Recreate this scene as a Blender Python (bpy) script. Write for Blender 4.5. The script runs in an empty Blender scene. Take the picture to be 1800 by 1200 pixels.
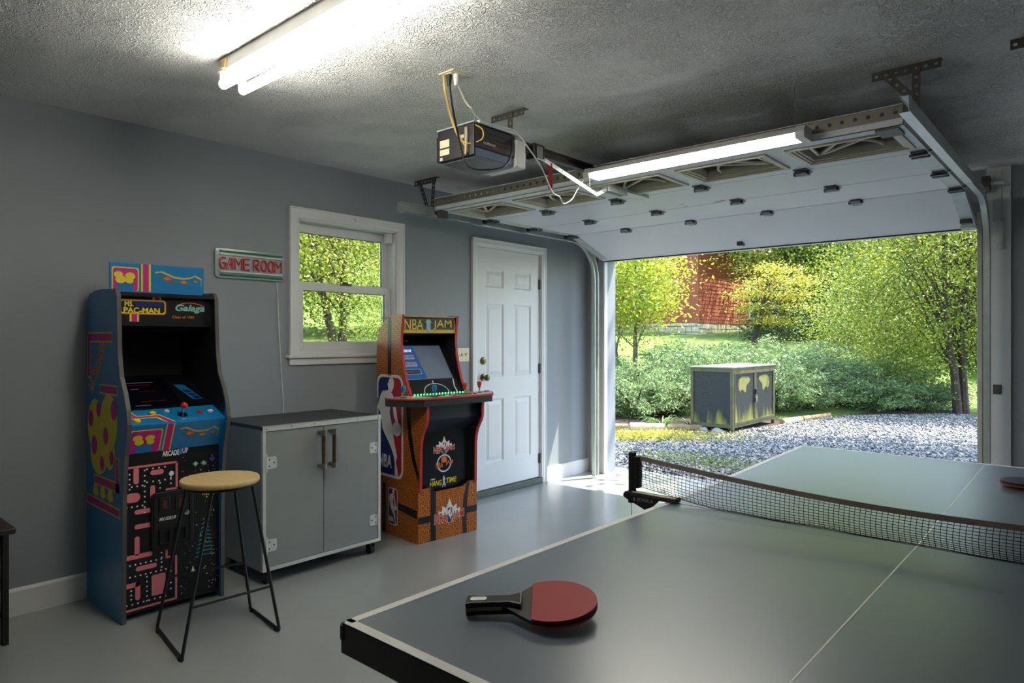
import bpy, bmesh, math, random
import numpy as np
from mathutils import Vector, Matrix, noise as mnoise

S = bpy.context.scene
COL = S.collection
R = math.radians
random.seed(7)

# ------------------------------------------------------------------ camera, sky, sun, exposure
CAM = (3.944, 0.0, 1.33)
FPX = 1190.0
YAW = math.atan(1050.0 / FPX)
cd = bpy.data.cameras.new('camera')
cam = bpy.data.objects.new('camera', cd)
COL.objects.link(cam)
cam.location = CAM
cam.rotation_euler = (R(90), 0, YAW)
cd.sensor_width = 36.0
cd.lens = FPX / 1800 * 36
cd.shift_y = -5.0 / 1800
cd.clip_end = 300
S.camera = cam

SUNV = Vector((0.50, 1.0, 2.42)).normalized()
W = bpy.data.worlds.new('sky')
S.world = W
W.use_nodes = True
wn = W.node_tree
wn.nodes.clear()
wo = wn.nodes.new('ShaderNodeOutputWorld')
wb = wn.nodes.new('ShaderNodeBackground')
ws = wn.nodes.new('ShaderNodeTexSky')
ws.sky_type = 'NISHITA'
ws.sun_disc = False
ws.sun_elevation = math.asin(SUNV.z)
ws.sun_rotation = math.atan2(SUNV.x, SUNV.y)
ws.dust_density = 1.5
wb.inputs['Strength'].default_value = 0.75
wn.links.new(ws.outputs[0], wb.inputs[0])
wn.links.new(wb.outputs[0], wo.inputs[0])

sl = bpy.data.lights.new('sun_offscreen', 'SUN')
sl.energy = 11.0
sl.angle = R(0.6)
sl.color = (1.0, 0.95, 0.86)
so = bpy.data.objects.new('sun_offscreen', sl)
COL.objects.link(so)
so.location = (3, 12, 20)
so.rotation_euler = SUNV.to_track_quat('Z', 'Y').to_euler()

TUBE = 26.0            # radiance of the fluorescent tubes
vs = S.view_settings
vs.view_transform = 'Standard'
vs.look = 'None'
vs.gamma = 1.0
vs.use_curve_mapping = False
vs.exposure = 0.75

# ------------------------------------------------------------------ materials
def lin(c):
    return tuple(((v / 255.0) / 12.92 if v / 255.0 <= 0.04045 else ((v / 255.0 + 0.055) / 1.055) ** 2.4) for v in c[:3])

MATS = {}
def P(name, rgb, rough=0.5, metal=0.0, spec=0.5, var=0.08, scale=9.0, bump=0.0, bscale=60.0, bdist=0.002, coat=0.0, coatr=0.3, emit=None, estr=0.0, rvar=0.0, stretch=None):
    if name in MATS: return MATS[name]
    m = bpy.data.materials.new(name); m.use_nodes = True
    nt = m.node_tree; N = nt.nodes; L = nt.links
    b = N['Principled BSDF']
    c = lin(rgb)
    tc = N.new('ShaderNodeTexCoord')
    src = tc.outputs['Object']
    if stretch:
        mp = N.new('ShaderNodeMapping'); mp.inputs['Scale'].default_value = stretch
        L.new(src, mp.inputs[0]); src = mp.outputs[0]
    nz = N.new('ShaderNodeTexNoise'); nz.inputs['Scale'].default_value = scale; nz.inputs['Detail'].default_value = 4
    L.new(src, nz.inputs['Vector'])
    mr = N.new('ShaderNodeMapRange')
    mr.inputs[1].default_value = 0.25; mr.inputs[2].default_value = 0.75
    mr.inputs[3].default_value = 1 - var; mr.inputs[4].default_value = 1 + var
    L.new(nz.outputs[0], mr.inputs[0])
    vm = N.new('ShaderNodeVectorMath'); vm.operation = 'SCALE'
    vm.inputs[0].default_value = c
    L.new(mr.outputs[0], vm.inputs['Scale'])
    L.new(vm.outputs[0], b.inputs['Base Color'])
    b.inputs['Roughness'].default_value = rough
    if rvar:
        m2 = N.new('ShaderNodeMapRange'); m2.inputs[3].default_value = rough - rvar; m2.inputs[4].default_value = rough + rvar
        n2 = N.new('ShaderNodeTexNoise'); n2.inputs['Scale'].default_value = scale * 0.6; n2.inputs['Detail'].default_value = 6
        L.new(src, n2.inputs['Vector'])
        L.new(n2.outputs[0], m2.inputs[0]); L.new(m2.outputs[0], b.inputs['Roughness'])
    b.inputs['Metallic'].default_value = metal
    b.inputs['Specular IOR Level'].default_value = spec
    b.inputs['Coat Weight'].default_value = coat; b.inputs['Coat Roughness'].default_value = coatr
    if bump:
        n3 = N.new('ShaderNodeTexNoise'); n3.inputs['Scale'].default_value = bscale; n3.inputs['Detail'].default_value = 3
        L.new(src, n3.inputs['Vector'])
        bp = N.new('ShaderNodeBump'); bp.inputs['Strength'].default_value = bump; bp.inputs['Distance'].default_value = bdist
        L.new(n3.outputs[0], bp.inputs['Height']); L.new(bp.outputs[0], b.inputs['Normal'])
    if emit:
        b.inputs['Emission Color'].default_value = (*lin(emit), 1)
        b.inputs['Emission Strength'].default_value = estr
    MATS[name] = m
    return m

def mat_ceiling():
    m = P('textured_ceiling_paint', (236, 236, 234), rough=0.85, var=0.03, scale=3)
    nt = m.node_tree; N = nt.nodes; L = nt.links; b = N['Principled BSDF']
    tc = N.new('ShaderNodeTexCoord')
    # short curled brush strokes: thin ridges of distorted noise seen in patches
    n0 = N.new('ShaderNodeTexNoise'); n0.inputs['Scale'].default_value = 5.0; n0.inputs['Detail'].default_value = 2
    L.new(tc.outputs['Object'], n0.inputs['Vector'])
    n1 = N.new('ShaderNodeTexNoise'); n1.inputs['Scale'].default_value = 30.0; n1.inputs['Detail'].default_value = 0.6; n1.inputs['Distortion'].default_value = 2.2
    L.new(tc.outputs['Object'], n1.inputs['Vector'])
    a = N.new('ShaderNodeMath'); a.operation = 'SUBTRACT'; a.inputs[1].default_value = 0.5; L.new(n1.outputs[0], a.inputs[0])
    ab = N.new('ShaderNodeMath'); ab.operation = 'ABSOLUTE'; L.new(a.outputs[0], ab.inputs[0])
    mr = N.new('ShaderNodeMapRange'); mr.inputs[1].default_value = 0.0; mr.inputs[2].default_value = 0.11; mr.inputs[3].default_value = 1; mr.inputs[4].default_value = 0
    L.new(ab.outputs[0], mr.inputs[0])
    m2 = N.new('ShaderNodeMapRange'); m2.inputs[1].default_value = 0.40; m2.inputs[2].default_value = 0.60; m2.inputs[3].default_value = 0.35
    L.new(n0.outputs[0], m2.inputs[0])
    mu = N.new('ShaderNodeMath'); mu.operation = 'MULTIPLY'; L.new(mr.outputs[0], mu.inputs[0]); L.new(m2.outputs[0], mu.inputs[1])
    n4 = N.new('ShaderNodeTexNoise'); n4.inputs['Scale'].default_value = 70; n4.inputs['Detail'].default_value = 3; n4.inputs['Distortion'].default_value = 0.8
    L.new(tc.outputs['Object'], n4.inputs['Vector'])
    ad = N.new('ShaderNodeMath'); ad.operation = 'MULTIPLY_ADD'; ad.inputs[1].default_value = 0.35
    L.new(n4.outputs[0], ad.inputs[0]); L.new(mu.outputs[0], ad.inputs[2])
    bp = N.new('ShaderNodeBump'); bp.inputs['Strength'].default_value = 1.0; bp.inputs['Distance'].default_value = 0.0075
    L.new(ad.outputs[0], bp.inputs['Height']); L.new(bp.outputs[0], b.inputs['Normal'])
    return m

def mat_floor():
    m = P('painted_concrete_floor', (150, 153, 150), rough=0.27, var=0.08, scale=1.6, bump=0.05, bscale=14, bdist=0.003, coat=0.5, coatr=0.22)
    nt = m.node_tree; N = nt.nodes; L = nt.links; b = N['Principled BSDF']
    return m

def mat_basketball():
    m = bpy.data.materials.new('basketball_print'); m.use_nodes = True
    nt = m.node_tree; N = nt.nodes; L = nt.links; b = N['Principled BSDF']
    tc = N.new('ShaderNodeTexCoord')
    sx = N.new('ShaderNodeSeparateXYZ'); L.new(tc.outputs['Object'], sx.inputs[0])
    ad = N.new('ShaderNodeMath'); ad.operation = 'ADD'; L.new(sx.outputs[0], ad.inputs[0]); L.new(sx.outputs[1], ad.inputs[1])
    cb = N.new('ShaderNodeCombineXYZ'); L.new(ad.outputs[0], cb.inputs[0]); L.new(sx.outputs[2], cb.inputs[1])
    v = N.new('ShaderNodeTexVoronoi'); v.voronoi_dimensions = '2D'; v.inputs['Scale'].default_value = 72; v.inputs['Randomness'].default_value = 0.55
    L.new(cb.outputs[0], v.inputs['Vector'])
    cr = N.new('ShaderNodeValToRGB')
    cr.color_ramp.elements[0].position = 0.20; cr.color_ramp.elements[0].color = (*lin((52, 26, 10)), 1)
    cr.color_ramp.elements[1].position = 0.36; cr.color_ramp.elements[1].color = (*lin((206, 118, 40)), 1)
    L.new(v.outputs['Distance'], cr.inputs[0])
    n = N.new('ShaderNodeTexNoise'); n.inputs['Scale'].default_value = 3; L.new(tc.outputs['Object'], n.inputs['Vector'])
    mx = N.new('ShaderNodeMix'); mx.data_type = 'RGBA'; mx.blend_type = 'MULTIPLY'; mx.inputs[0].default_value = 0.35
    L.new(cr.outputs[0], mx.inputs[6]); L.new(n.outputs[0], mx.inputs[7]); L.new(mx.outputs[2], b.inputs['Base Color'])
    b.inputs['Roughness'].default_value = 0.32
    return m

def mat_leaf(name, c1, c2, trans=0.45, rough=0.5):
    m = bpy.data.materials.new(name); m.use_nodes = True
    nt = m.node_tree; N = nt.nodes; L = nt.links
    b = N['Principled BSDF']; out = N['Material Output']
    g = N.new('ShaderNodeNewGeometry')
    mx = N.new('ShaderNodeMix'); mx.data_type = 'RGBA'
    mx.inputs[6].default_value = (*lin(c1), 1); mx.inputs[7].default_value = (*lin(c2), 1)
    tc = N.new('ShaderNodeTexCoord'); n = N.new('ShaderNodeTexNoise'); n.inputs['Scale'].default_value = 1.3
    L.new(tc.outputs['Object'], n.inputs['Vector'])
    ad = N.new('ShaderNodeMath'); ad.operation = 'MULTIPLY_ADD'; ad.inputs[1].default_value = 0.65
    sb = N.new('ShaderNodeMath'); sb.operation = 'MULTIPLY_ADD'; sb.inputs[1].default_value = 1.4; sb.inputs[2].default_value = -0.52
    L.new(n.outputs[0], sb.inputs[0]); L.new(g.outputs['Random Per Island'], ad.inputs[0]); L.new(sb.outputs[0], ad.inputs[2])
    ad.use_clamp = True
    L.new(ad.outputs[0], mx.inputs[0]); L.new(mx.outputs[2], b.inputs['Base Color'])
    b.inputs['Roughness'].default_value = rough
    t = N.new('ShaderNodeBsdfTranslucent'); L.new(mx.outputs[2], t.inputs['Color'])
    ms = N.new('ShaderNodeMixShader'); ms.inputs[0].default_value = trans
    L.new(b.outputs[0], ms.inputs[1]); L.new(t.outputs[0], ms.inputs[2]); L.new(ms.outputs[0], out.inputs['Surface'])
    return m

def mat_glass(name, rough=0.0, tint=(1, 1, 1)):
    m = bpy.data.materials.new(name); m.use_nodes = True
    nt = m.node_tree; N = nt.nodes; L = nt.links
    out = N['Material Output']; N.remove(N['Principled BSDF'])
    tr = N.new('ShaderNodeBsdfTransparent'); tr.inputs[0].default_value = (*tint, 1)
    gl = N.new('ShaderNodeBsdfGlossy'); gl.inputs['Roughness'].default_value = rough
    f = N.new('ShaderNodeFresnel'); f.inputs[0].default_value = 1.45
    ms = N.new('ShaderNodeMixShader')
    nz = N.new('ShaderNodeTexNoise'); nz.inputs['Scale'].default_value = 2
    bp = N.new('ShaderNodeBump'); bp.inputs['Strength'].default_value = 0.02
    L.new(nz.outputs[0], bp.inputs['Height']); L.new(bp.outputs[0], gl.inputs['Normal'])
    L.new(f.outputs[0], ms.inputs[0]); L.new(tr.outputs[0], ms.inputs[1]); L.new(gl.outputs[0], ms.inputs[2])
    L.new(ms.outputs[0], out.inputs['Surface'])
    return m

def mat_emit(name, rgb, strength):
    m = bpy.data.materials.new(name); m.use_nodes = True
    nt = m.node_tree; N = nt.nodes; L = nt.links; N.remove(N['Principled BSDF'])
    e = N.new('ShaderNodeEmission'); e.inputs[0].default_value = (*lin(rgb), 1); e.inputs[1].default_value = strength
    L.new(e.outputs[0], N['Material Output'].inputs['Surface'])
    return m

# ------------------------------------------------------------------ objects and mesh building
def tag(o, label=None, cat=None, group=None, kind=None):
    if label: o['label'] = label
    if cat: o['category'] = cat
    if group: o['group'] = group
    if kind: o['kind'] = kind
    return o

XF = {}
def thing(name, loc, label=None, cat=None, rotz=0.0, group=None, kind=None):
    o = bpy.data.objects.new(name, None)
    COL.objects.link(o)
    o.empty_display_size = 0.05
    o.location = loc; o.rotation_euler = (0, 0, rotz)
    XF[o.name] = Matrix.Translation(Vector(loc)) @ Matrix.Rotation(rotz, 4, 'Z')
    return tag(o, label, cat, group, kind)

def base_of(p):
    while p is not None and p.parent is not None: p = p.parent
    return p

class MB:
    def __init__(s): s.v = []; s.f = []
    def add(s, vs, fs):
        o = len(s.v); s.v += [tuple(v) for v in vs]; s.f += [tuple(i + o for i in f) for f in fs]; return s
    def box(s, a, b):
        x0, y0, z0 = (min(p, q) for p, q in zip(a, b)); x1, y1, z1 = (max(p, q) for p, q in zip(a, b))
        return s.add([(x0,y0,z0),(x1,y0,z0),(x1,y1,z0),(x0,y1,z0),(x0,y0,z1),(x1,y0,z1),(x1,y1,z1),(x0,y1,z1)],
                     [(3,2,1,0),(4,5,6,7),(0,1,5,4),(1,2,6,5),(2,3,7,6),(3,0,4,7)])
    def bar(s, p, q, w, h, up=(0,0,1)):
        p = Vector(p); q = Vector(q); d = (q - p).normalized(); u = Vector(up)
        if abs(d.dot(u)) > 0.98: u = Vector((1,0,0))
        a = d.cross(u).normalized() * (w/2); b = a.cross(d).normalized() * (h/2)
        vs = [p-a-b, p+a-b, p+a+b, p-a+b, q-a-b, q+a-b, q+a+b, q-a+b]
        return s.add(vs, [(3,2,1,0),(4,5,6,7),(0,1,5,4),(1,2,6,5),(2,3,7,6),(3,0,4,7)])
    def tube(s, pts, r, n=8, caps=True):
        pts = [Vector(p) for p in pts]; m = len(pts)
        rs = r if isinstance(r, (list, tuple)) else [r]*m
        o = len(s.v); ref = None
        for i, p in enumerate(pts):
            d = (pts[min(i+1,m-1)] - pts[max(i-1,0)])
            if d.length < 1e-9: d = Vector((0,0,1))
            d.normalize()
            if ref is None:
                ref = Vector((0,0,1)) if abs(d.z) < 0.9 else Vector((1,0,0))
            a = (ref - d*ref.dot(d))
            if a.length < 1e-6: a = d.orthogonal()
            a.normalize(); ref = a; b = d.cross(a)
            for k in range(n):
                t = 2*math.pi*k/n
                s.v.append(tuple(p + (a*math.cos(t) + b*math.sin(t))*rs[i]))
        for i in range(m-1):
            for k in range(n):
                k2 = (k+1) % n
                s.f.append((o+i*n+k, o+i*n+k2, o+(i+1)*n+k2, o+(i+1)*n+k))
        if caps:
            s.f.append(tuple(o+k for k in range(n))[::-1]); s.f.append(tuple(o+(m-1)*n+k for k in range(n)))
        return s
    def cyl(s, p, q, r, n=16, r2=None): return s.tube([p, q], [r, r if r2 is None else r2], n)
    def lathe(s, prof, c=(0,0,0), n=20, axis='Z'):
        o = len(s.v); c = Vector(c)
        for (r, h) in prof:
            for k in range(n):
                t = 2*math.pi*k/n; a, b = r*math.cos(t), r*math.sin(t)
                s.v.append(tuple(c + Vector({'Z':(a,b,h),'X':(h,a,b),'Y':(b,h,a)}[axis])))
        for i in range(len(prof)-1):
            for k in range(n):
                k2 = (k+1) % n
                s.f.append((o+i*n+k, o+i*n+k2, o+(i+1)*n+k2, o+(i+1)*n+k))
        if prof[0][0] > 1e-6: s.f.append(tuple(o+k for k in range(n))[::-1])
        if prof[-1][0] > 1e-6: s.f.append(tuple(o+(len(prof)-1)*n+k for k in range(n)))
        return s
    def ball(s, c, r, n=12, m=8, sc=(1,1,1)):
        o = len(s.v); c = Vector(c)
        for i in range(m+1):
            ph = math.pi*i/m - math.pi/2
            for k in range(n):
                t = 2*math.pi*k/n
                s.v.append((c.x+r*sc[0]*math.cos(ph)*math.cos(t), c.y+r*sc[1]*math.cos(ph)*math.sin(t), c.z+r*sc[2]*math.sin(ph)))
        for i in range(m):
            for k in range(n):
                k2 = (k+1) % n
                s.f.append((o+i*n+k, o+i*n+k2, o+(i+1)*n+k2, o+(i+1)*n+k))
        return s
    def prism(s, poly, fr, h0, h1):
        # poly: 2D points in frame fr=(origin, xdir, ydir); extruded along the frame normal from h0 to h1
        o, X, Y = (Vector(k) for k in fr); Nn = X.cross(Y).normalized()
        n = len(poly)
        area = sum(poly[i][0]*poly[(i+1)%n][1]-poly[(i+1)%n][0]*poly[i][1] for i in range(n))
        if area < 0: poly = poly[::-1]
        lo = [o + X*u + Y*v + Nn*h0 for u, v in poly]; hi = [o + X*u + Y*v + Nn*h1 for u, v in poly]
        return s.add(lo+hi, [tuple(range(n))[::-1], tuple(range(n, 2*n))] + [(i, (i+1)%n, n+(i+1)%n, n+i) for i in range(n)])
    def mesh(s, name, xf=None):
        me = bpy.data.meshes.new(name)
        v = s.v
        if xf is not None: v = [tuple(xf @ Vector(p)) for p in v]
        me.from_pydata(v, [], s.f); me.update()
        return me
    def build(s, name, mat, parent=None, world=True, smooth=False, bev=0.0, label=None, kind=None, loc=None, solid=None):
        b = base_of(parent); xf = None
        if parent is not None and world: xf = XF[b.name].inverted()
        if loc is not None: xf = Matrix.Translation(-Vector(loc))
        me = s.mesh(name, xf)
        # consistent outward normals
        bm = bmesh.new(); bm.from_mesh(me)
        if len(bm.faces) < 60000: bmesh.ops.recalc_face_normals(bm, faces=bm.faces)
        bm.to_mesh(me); bm.free()
        o = bpy.data.objects.new(name, me); COL.objects.link(o)
        if loc is not None: o.location = loc
        me.materials.append(mat)
        if smooth:
            me.polygons.foreach_set('use_smooth', [True]*len(me.polygons))
            try: me.set_sharp_from_angle(angle=R(40))
            except Exception: pass
        if parent is not None: o.parent = parent
        if solid:
            sm = o.modifiers.new('thickness', 'SOLIDIFY'); sm.thickness = solid; sm.offset = 0
        if bev:
            bv = o.modifiers.new('bevel', 'BEVEL'); bv.width = bev; bv.segments = 2; bv.limit_method = 'ANGLE'; bv.angle_limit = R(50)
        if label: o['label'] = label
        if kind: o['kind'] = kind
        return o

def bez(pts, n=8):
    # Catmull-Rom through points
    P_ = [Vector(p) for p in pts]; out = []
    for i in range(len(P_)-1):
        p0 = P_[max(i-1,0)]; p1 = P_[i]; p2 = P_[i+1]; p3 = P_[min(i+2,len(P_)-1)]
        for k in range(n):
            t = k/n
            out.append(0.5*((2*p1)+(-p0+p2)*t+(2*p0-5*p1+4*p2-p3)*t*t+(-p0+3*p1-3*p2+p3)*t*t*t))
    out.append(P_[-1]); return out

def rrect(x0, y0, x1, y1, r, n=5):
    pts = []
    for cx, cy, a in ((x1-r,y1-r,0),(x0+r,y1-r,90),(x0+r,y0+r,180),(x1-r,y0+r,270)):
        for k in range(n+1):
            t = R(a + 90*k/n); pts.append((cx+r*math.cos(t), cy+r*math.sin(t)))
    return pts

def ellipse(cx, cy, rx, ry, n=28): return [(cx+rx*math.cos(2*math.pi*k/n), cy+ry*math.sin(2*math.pi*k/n)) for k in range(n)]

def ring(mb, outer, inner, fr, h0, h1):
    o, X, Y = (Vector(k) for k in fr); Nn = X.cross(Y).normalized(); n = len(outer)
    pt = lambda q, h: o + X*q[0] + Y*q[1] + Nn*h
    vs = [pt(q,h0) for q in outer]+[pt(q,h0) for q in inner]+[pt(q,h1) for q in outer]+[pt(q,h1) for q in inner]
    fs = []
    for i in range(n):
        j = (i+1) % n
        fs += [(i, j, n+j, n+i), (2*n+i, 3*n+i, 3*n+j, 2*n+j), (i, 2*n+i, 2*n+j, j), (n+i, n+j, 3*n+j, 3*n+i)]
    return mb.add(vs, fs)

def text(name, body, fr, box, mat, parent, h=0.0008, off=0.0, shear=0.0, label=None, thick=0.0004, res=3, space=1.0):
    # lettering fitted into box=(u0,v0,u1,v1) of the frame
    cu = bpy.data.curves.new('t', 'FONT'); cu.body = body; cu.offset = off; cu.shear = shear; cu.resolution_u = res; cu.space_character = space
    cu.extrude = 0.01
    ob = bpy.data.objects.new('t', cu); COL.objects.link(ob)
    dg = bpy.context.evaluated_depsgraph_get()
    me = bpy.data.meshes.new_from_object(ob.evaluated_get(dg))
    bpy.data.objects.remove(ob); bpy.data.curves.remove(cu)
    n = len(me.vertices); a = np.empty(n*3, dtype=np.float32); me.vertices.foreach_get('co', a); a = a.reshape(-1,3)
    mn = a.min(0); mx = a.max(0)
    o, X, Y = (Vector(k) for k in fr); Nn = X.cross(Y).normalized()
    u = box[0] + (a[:,0]-mn[0])/(mx[0]-mn[0])*(box[2]-box[0]); v = box[1] + (a[:,1]-mn[1])/(mx[1]-mn[1])*(box[3]-box[1])
    w = h + (a[:,2]-mn[2])/(mx[2]-mn[2])*thick
    inv = XF[base_of(parent).name].inverted()
    co = np.array(o)[None] + u[:,None]*np.array(X)[None] + v[:,None]*np.array(Y)[None] + w[:,None]*np.array(Nn)[None]
    M4 = np.array(inv); co = co @ M4[:3,:3].T + M4[:3,3]
    me.vertices.foreach_set('co', co.astype(np.float32).ravel()); me.update()
    me.name = name; me.materials.clear(); me.materials.append(mat)
    ob = bpy.data.objects.new(name, me); COL.objects.link(ob); ob.parent = parent
    if label: ob['label'] = label
    return ob

def flat(name, poly, fr, mat, parent, h=0.0006, t=0.0004, label=None):
    return MB().prism(poly, fr, h, h+t).build(name, mat, parent, label=label)

def strip_holes(length, width, n, r, seg=8):
    # flat perforated strip in XY, from x=0..length, centred on y=0
    mb = MB(); c = length/n
    for i in range(n):
        x0, x1 = i*c, (i+1)*c; cx = (x0+x1)/2; w = width/2
        out = []; inn = []
        for k in range(seg):
            t = 2*math.pi*(k+0.5)/seg; inn.append((cx+r*math.cos(t), r*math.sin(t), 0))
            s_ = max(abs(math.cos(t))/(c/2), abs(math.sin(t))/w); out.append((cx+math.cos(t)/s_, math.sin(t)/s_, 0))
        # square outline with extra corner points
        o = len(mb.v); mb.v += out + inn
        for k in range(seg):
            k2 = (k+1) % seg; mb.f.append((o+k, o+k2, o+seg+k2, o+seg+k))
        cn = [(x1, w, 0), (x0, w, 0), (x0, -w, 0), (x1, -w, 0)]
        oc = len(mb.v); mb.v += cn
        q = seg//4
        for j in range(4):
            a = j*q + q//2 - 1
            # corner triangle between the two outer points around the corner direction
            best = min(range(seg), key=lambda k: (Vector(out[k])-Vector(cn[j])).length)
            nb = min(((best+1) % seg, (best-1) % seg), key=lambda k: (Vector(out[k])-Vector(cn[j])).length)
            mb.f.append((o+best, oc+j, o+nb))
    return mb

def place(mb, o, X, Y):
    # move XY-plane geometry into a frame
    o = Vector(o); X = Vector(X).normalized(); Y = Vector(Y).normalized(); Z = X.cross(Y)
    mb.v = [tuple(o + X*p[0] + Y*p[1] + Z*p[2]) for p in mb.v]; return mb

def copy_tree(o, parent=None):
    c = o.copy(); COL.objects.link(c); c.parent = parent
    for ch in list(o.children): copy_tree(ch, c)
    return c
# ------------------------------------------------------------------ palette
WALL = P('blue_grey_wall_paint', (146, 152, 157), rough=0.62, var=0.03, scale=2.5, bump=0.06, bscale=180, bdist=0.001)
WHITE = P('white_trim_paint', (226, 227, 226), rough=0.42, var=0.025, scale=4)
DOORW = P('white_door_paint', (224, 226, 227), rough=0.45, var=0.02, scale=5)
CEIL = mat_ceiling()
FLOOR = mat_floor()
GALV = P('galvanised_steel', (198, 206, 202), rough=0.36, metal=0.35, var=0.10, scale=20)
STEEL = P('bright_steel', (200, 202, 202), rough=0.25, metal=1.0, var=0.06)
DARKST = P('dark_grey_steel', (92, 90, 86), rough=0.45, metal=0.6, var=0.12, scale=25)
BLACK = P('black_plastic', (20, 20, 21), rough=0.42, var=0.1)
BLACKM = P('black_powder_coat', (17, 17, 18), rough=0.5, var=0.1)
RUBBER = P('black_rubber', (24, 24, 25), rough=0.8)
BRASS = P('antique_brass', (120, 104, 72), rough=0.28, metal=0.95, var=0.2, scale=30)
IVORY = P('ivory_plastic', (232, 222, 188), rough=0.4, var=0.03)
PANELW = P('garage_door_white_enamel', (222, 226, 230), rough=0.4, var=0.025, scale=3)
GLASS = mat_glass('clear_window_glass')
DIRTYW = P('weathered_white_paint', (196, 194, 186), rough=0.6, var=0.14, scale=7)
LAMP = mat_emit('fluorescent_tube_glow', (255, 250, 238), TUBE)

# ------------------------------------------------------------------ room shell
CZ = 2.489; RX = 7.3; RY0 = -2.5; FY = 5.62; FY2 = 5.78
tag(MB().box((-0.14, RY0-0.14, -0.25), (RX+0.14, 5.98, 0)).build('floor', FLOOR), 'grey painted concrete garage floor with a satin sheen', 'floor', kind='structure')
tag(MB().box((-0.14, RY0-0.14, CZ), (RX+0.14, FY2, CZ+0.15)).build('ceiling', CEIL), 'white garage ceiling with a stamped brush texture', 'ceiling', kind='structure')
WY0, WY1, WZ0, WZ1 = 2.372, 3.176, 1.225, 2.115     # window opening
DY0, DY1, DZ1 = 4.02, 4.875, 2.108                   # entry door opening
m = MB(); x0, x1 = -0.14, 0.0
m.box((x0, RY0-0.14, 0), (x1, WY0, CZ)); m.box((x0, WY0, 0), (x1, WY1, WZ0)); m.box((x0, WY0, WZ1), (x1, WY1, CZ))
m.box((x0, WY1, 0), (x1, DY0, CZ)); m.box((x0, DY0, DZ1), (x1, DY1, CZ)); m.box((x0, DY1, 0), (x1, FY2, CZ))
tag(m.build('wall_left', WALL), 'blue grey painted side wall with window and white door', 'wall', kind='structure')
GX0, GX1, GZ = 0.22, 3.27, 2.14
m = MB()
m.box((0, FY, 0), (GX0-0.015, FY2, CZ)).box((GX0-0.015, FY, GZ), (GX1+0.015, FY2, CZ)).box((GX1+0.015, FY, 0), (3.95, FY2, CZ)).box((3.95, FY, GZ), (7.0, FY2, CZ)).box((7.0, FY, 0), (RX, FY2, CZ))
tag(m.build('wall_front', WALL), 'blue grey front wall around the open garage doorway', 'wall', kind='structure')
tag(MB().box((RX, RY0-0.14, 0), (RX+0.14, FY2, CZ)).build('wall_right', WALL), 'blue grey garage wall opposite the arcade machines', 'wall', kind='structure')
tag(MB().box((0, RY0-0.14, 0), (RX, RY0, CZ)).build('wall_back', WALL), 'blue grey garage wall facing the driveway', 'wall', kind='structure')
# the second bay's door, shut
d = thing('door_3', (5.475, FY+0.05, 0), 'shut white panelled garage door of the second bay', 'door', kind='structure')
for k in range(4):
    MB().box((3.95, FY+0.03, k*0.536), (7.0, FY+0.075, k*0.536+0.53)).build('panel', PANELW, d, bev=0.004)

def baseboard(name, y0, y1, label):
    b = MB(); prof = [(0,0),(0.016,0),(0.016,0.118),(0.011,0.128),(0.006,0.131),(0,0.131)]
    b.prism([(x,z) for x,z in prof], ((0,y1,0),(1,0,0),(0,0,1)), 0, y1-y0)
    tag(b.build(name, WHITE), label, 'baseboard', kind='structure')
baseboard('baseboard_left', RY0, DY0-0.06, 'white baseboard along the wall behind the arcade machines')
baseboard('baseboard_corner', DY1+0.075, FY-0.002, 'short white baseboard between the door and the doorway corner')

# left jamb boards of the garage doorway
t = thing('trim_1', (0.13, FY, 0), 'weathered white boards framing the garage doorway beside the door', 'door frame', kind='structure')
MB().box((0.055, FY-0.022, 0.0), (0.118, FY, 2.2)).build('board', DIRTYW, t, bev=0.003)
MB().box((0.150, FY-0.030, 0.0), (GX0, FY, 2.2)).build('board', DIRTYW, t, bev=0.003)
MB().box((GX0-0.015, FY-0.034, 0.0), (GX0+0.006, FY+0.02, 2.16)).build('stop_bead', WHITE, t, bev=0.003)
MB().box((GX0-0.015, FY+0.02, 0.0), (GX0, FY2+0.01, 2.16)).build('reveal_board', WALL, t)
t = thing('trim_2', (3.36, FY, 0), 'white boards framing the garage doorway beside the wall pier', 'door frame', kind='structure')
MB().box((3.315, FY-0.020, 0.0), (3.452, FY, CZ)).build('board', WHITE, t, bev=0.003)
MB().box((GX1-0.006, FY-0.030, 0.0), (3.315, FY, 2.2)).build('board', DIRTYW, t, bev=0.003)
MB().box((GX1, FY, 0.0), (GX1+0.015, FY2+0.01, 2.16)).build('reveal_board', DIRTYW, t)
MB().box((GX0, FY-0.012, 2.10), (GX1, FY2+0.01, GZ)).build('head_board', WHITE, t)

# ------------------------------------------------------------------ window in the left wall
w = thing('window_1', (0, 2.774, WZ0), 'white double hung window in the blue grey wall above the cabinet', 'window', kind='structure')
def casing(parent, y0, y1, z1, zb, wd, mat):
    prof = [(0,0),(0.012,0),(0.014,0.012),(0.018,0.02),(0.018,wd-0.012),(0.024,wd-0.008),(0.024,wd),(0,wd)]   # (proud, across)
    for side in (0, 1):
        b = MB(); pts0 = []; pts1 = []
        for (h, a) in prof:
            y = y0 - a if side == 0 else y1 + a
            pts0.append((h, y, zb)); pts1.append((h, y, z1 + a))
        n = len(prof); b.add(pts0+pts1, [tuple(range(n)), tuple(range(n,2*n))]+[(i,(i+1)%n,n+(i+1)%n,n+i) for i in range(n)])
        b.build('casing', mat, parent)
    b = MB(); pts0 = [(h, y0-a, z1+a) for h, a in prof]; pts1 = [(h, y1+a, z1+a) for h, a in prof]; n = len(prof)
    b.add(pts0+pts1, [tuple(range(n)), tuple(range(n,2*n))]+[(i,(i+1)%n,n+(i+1)%n,n+i) for i in range(n)])
    b.build('casing', mat, parent)
casing(w, WY0, WY1, WZ1, WZ0, 0.066, WHITE)
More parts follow.
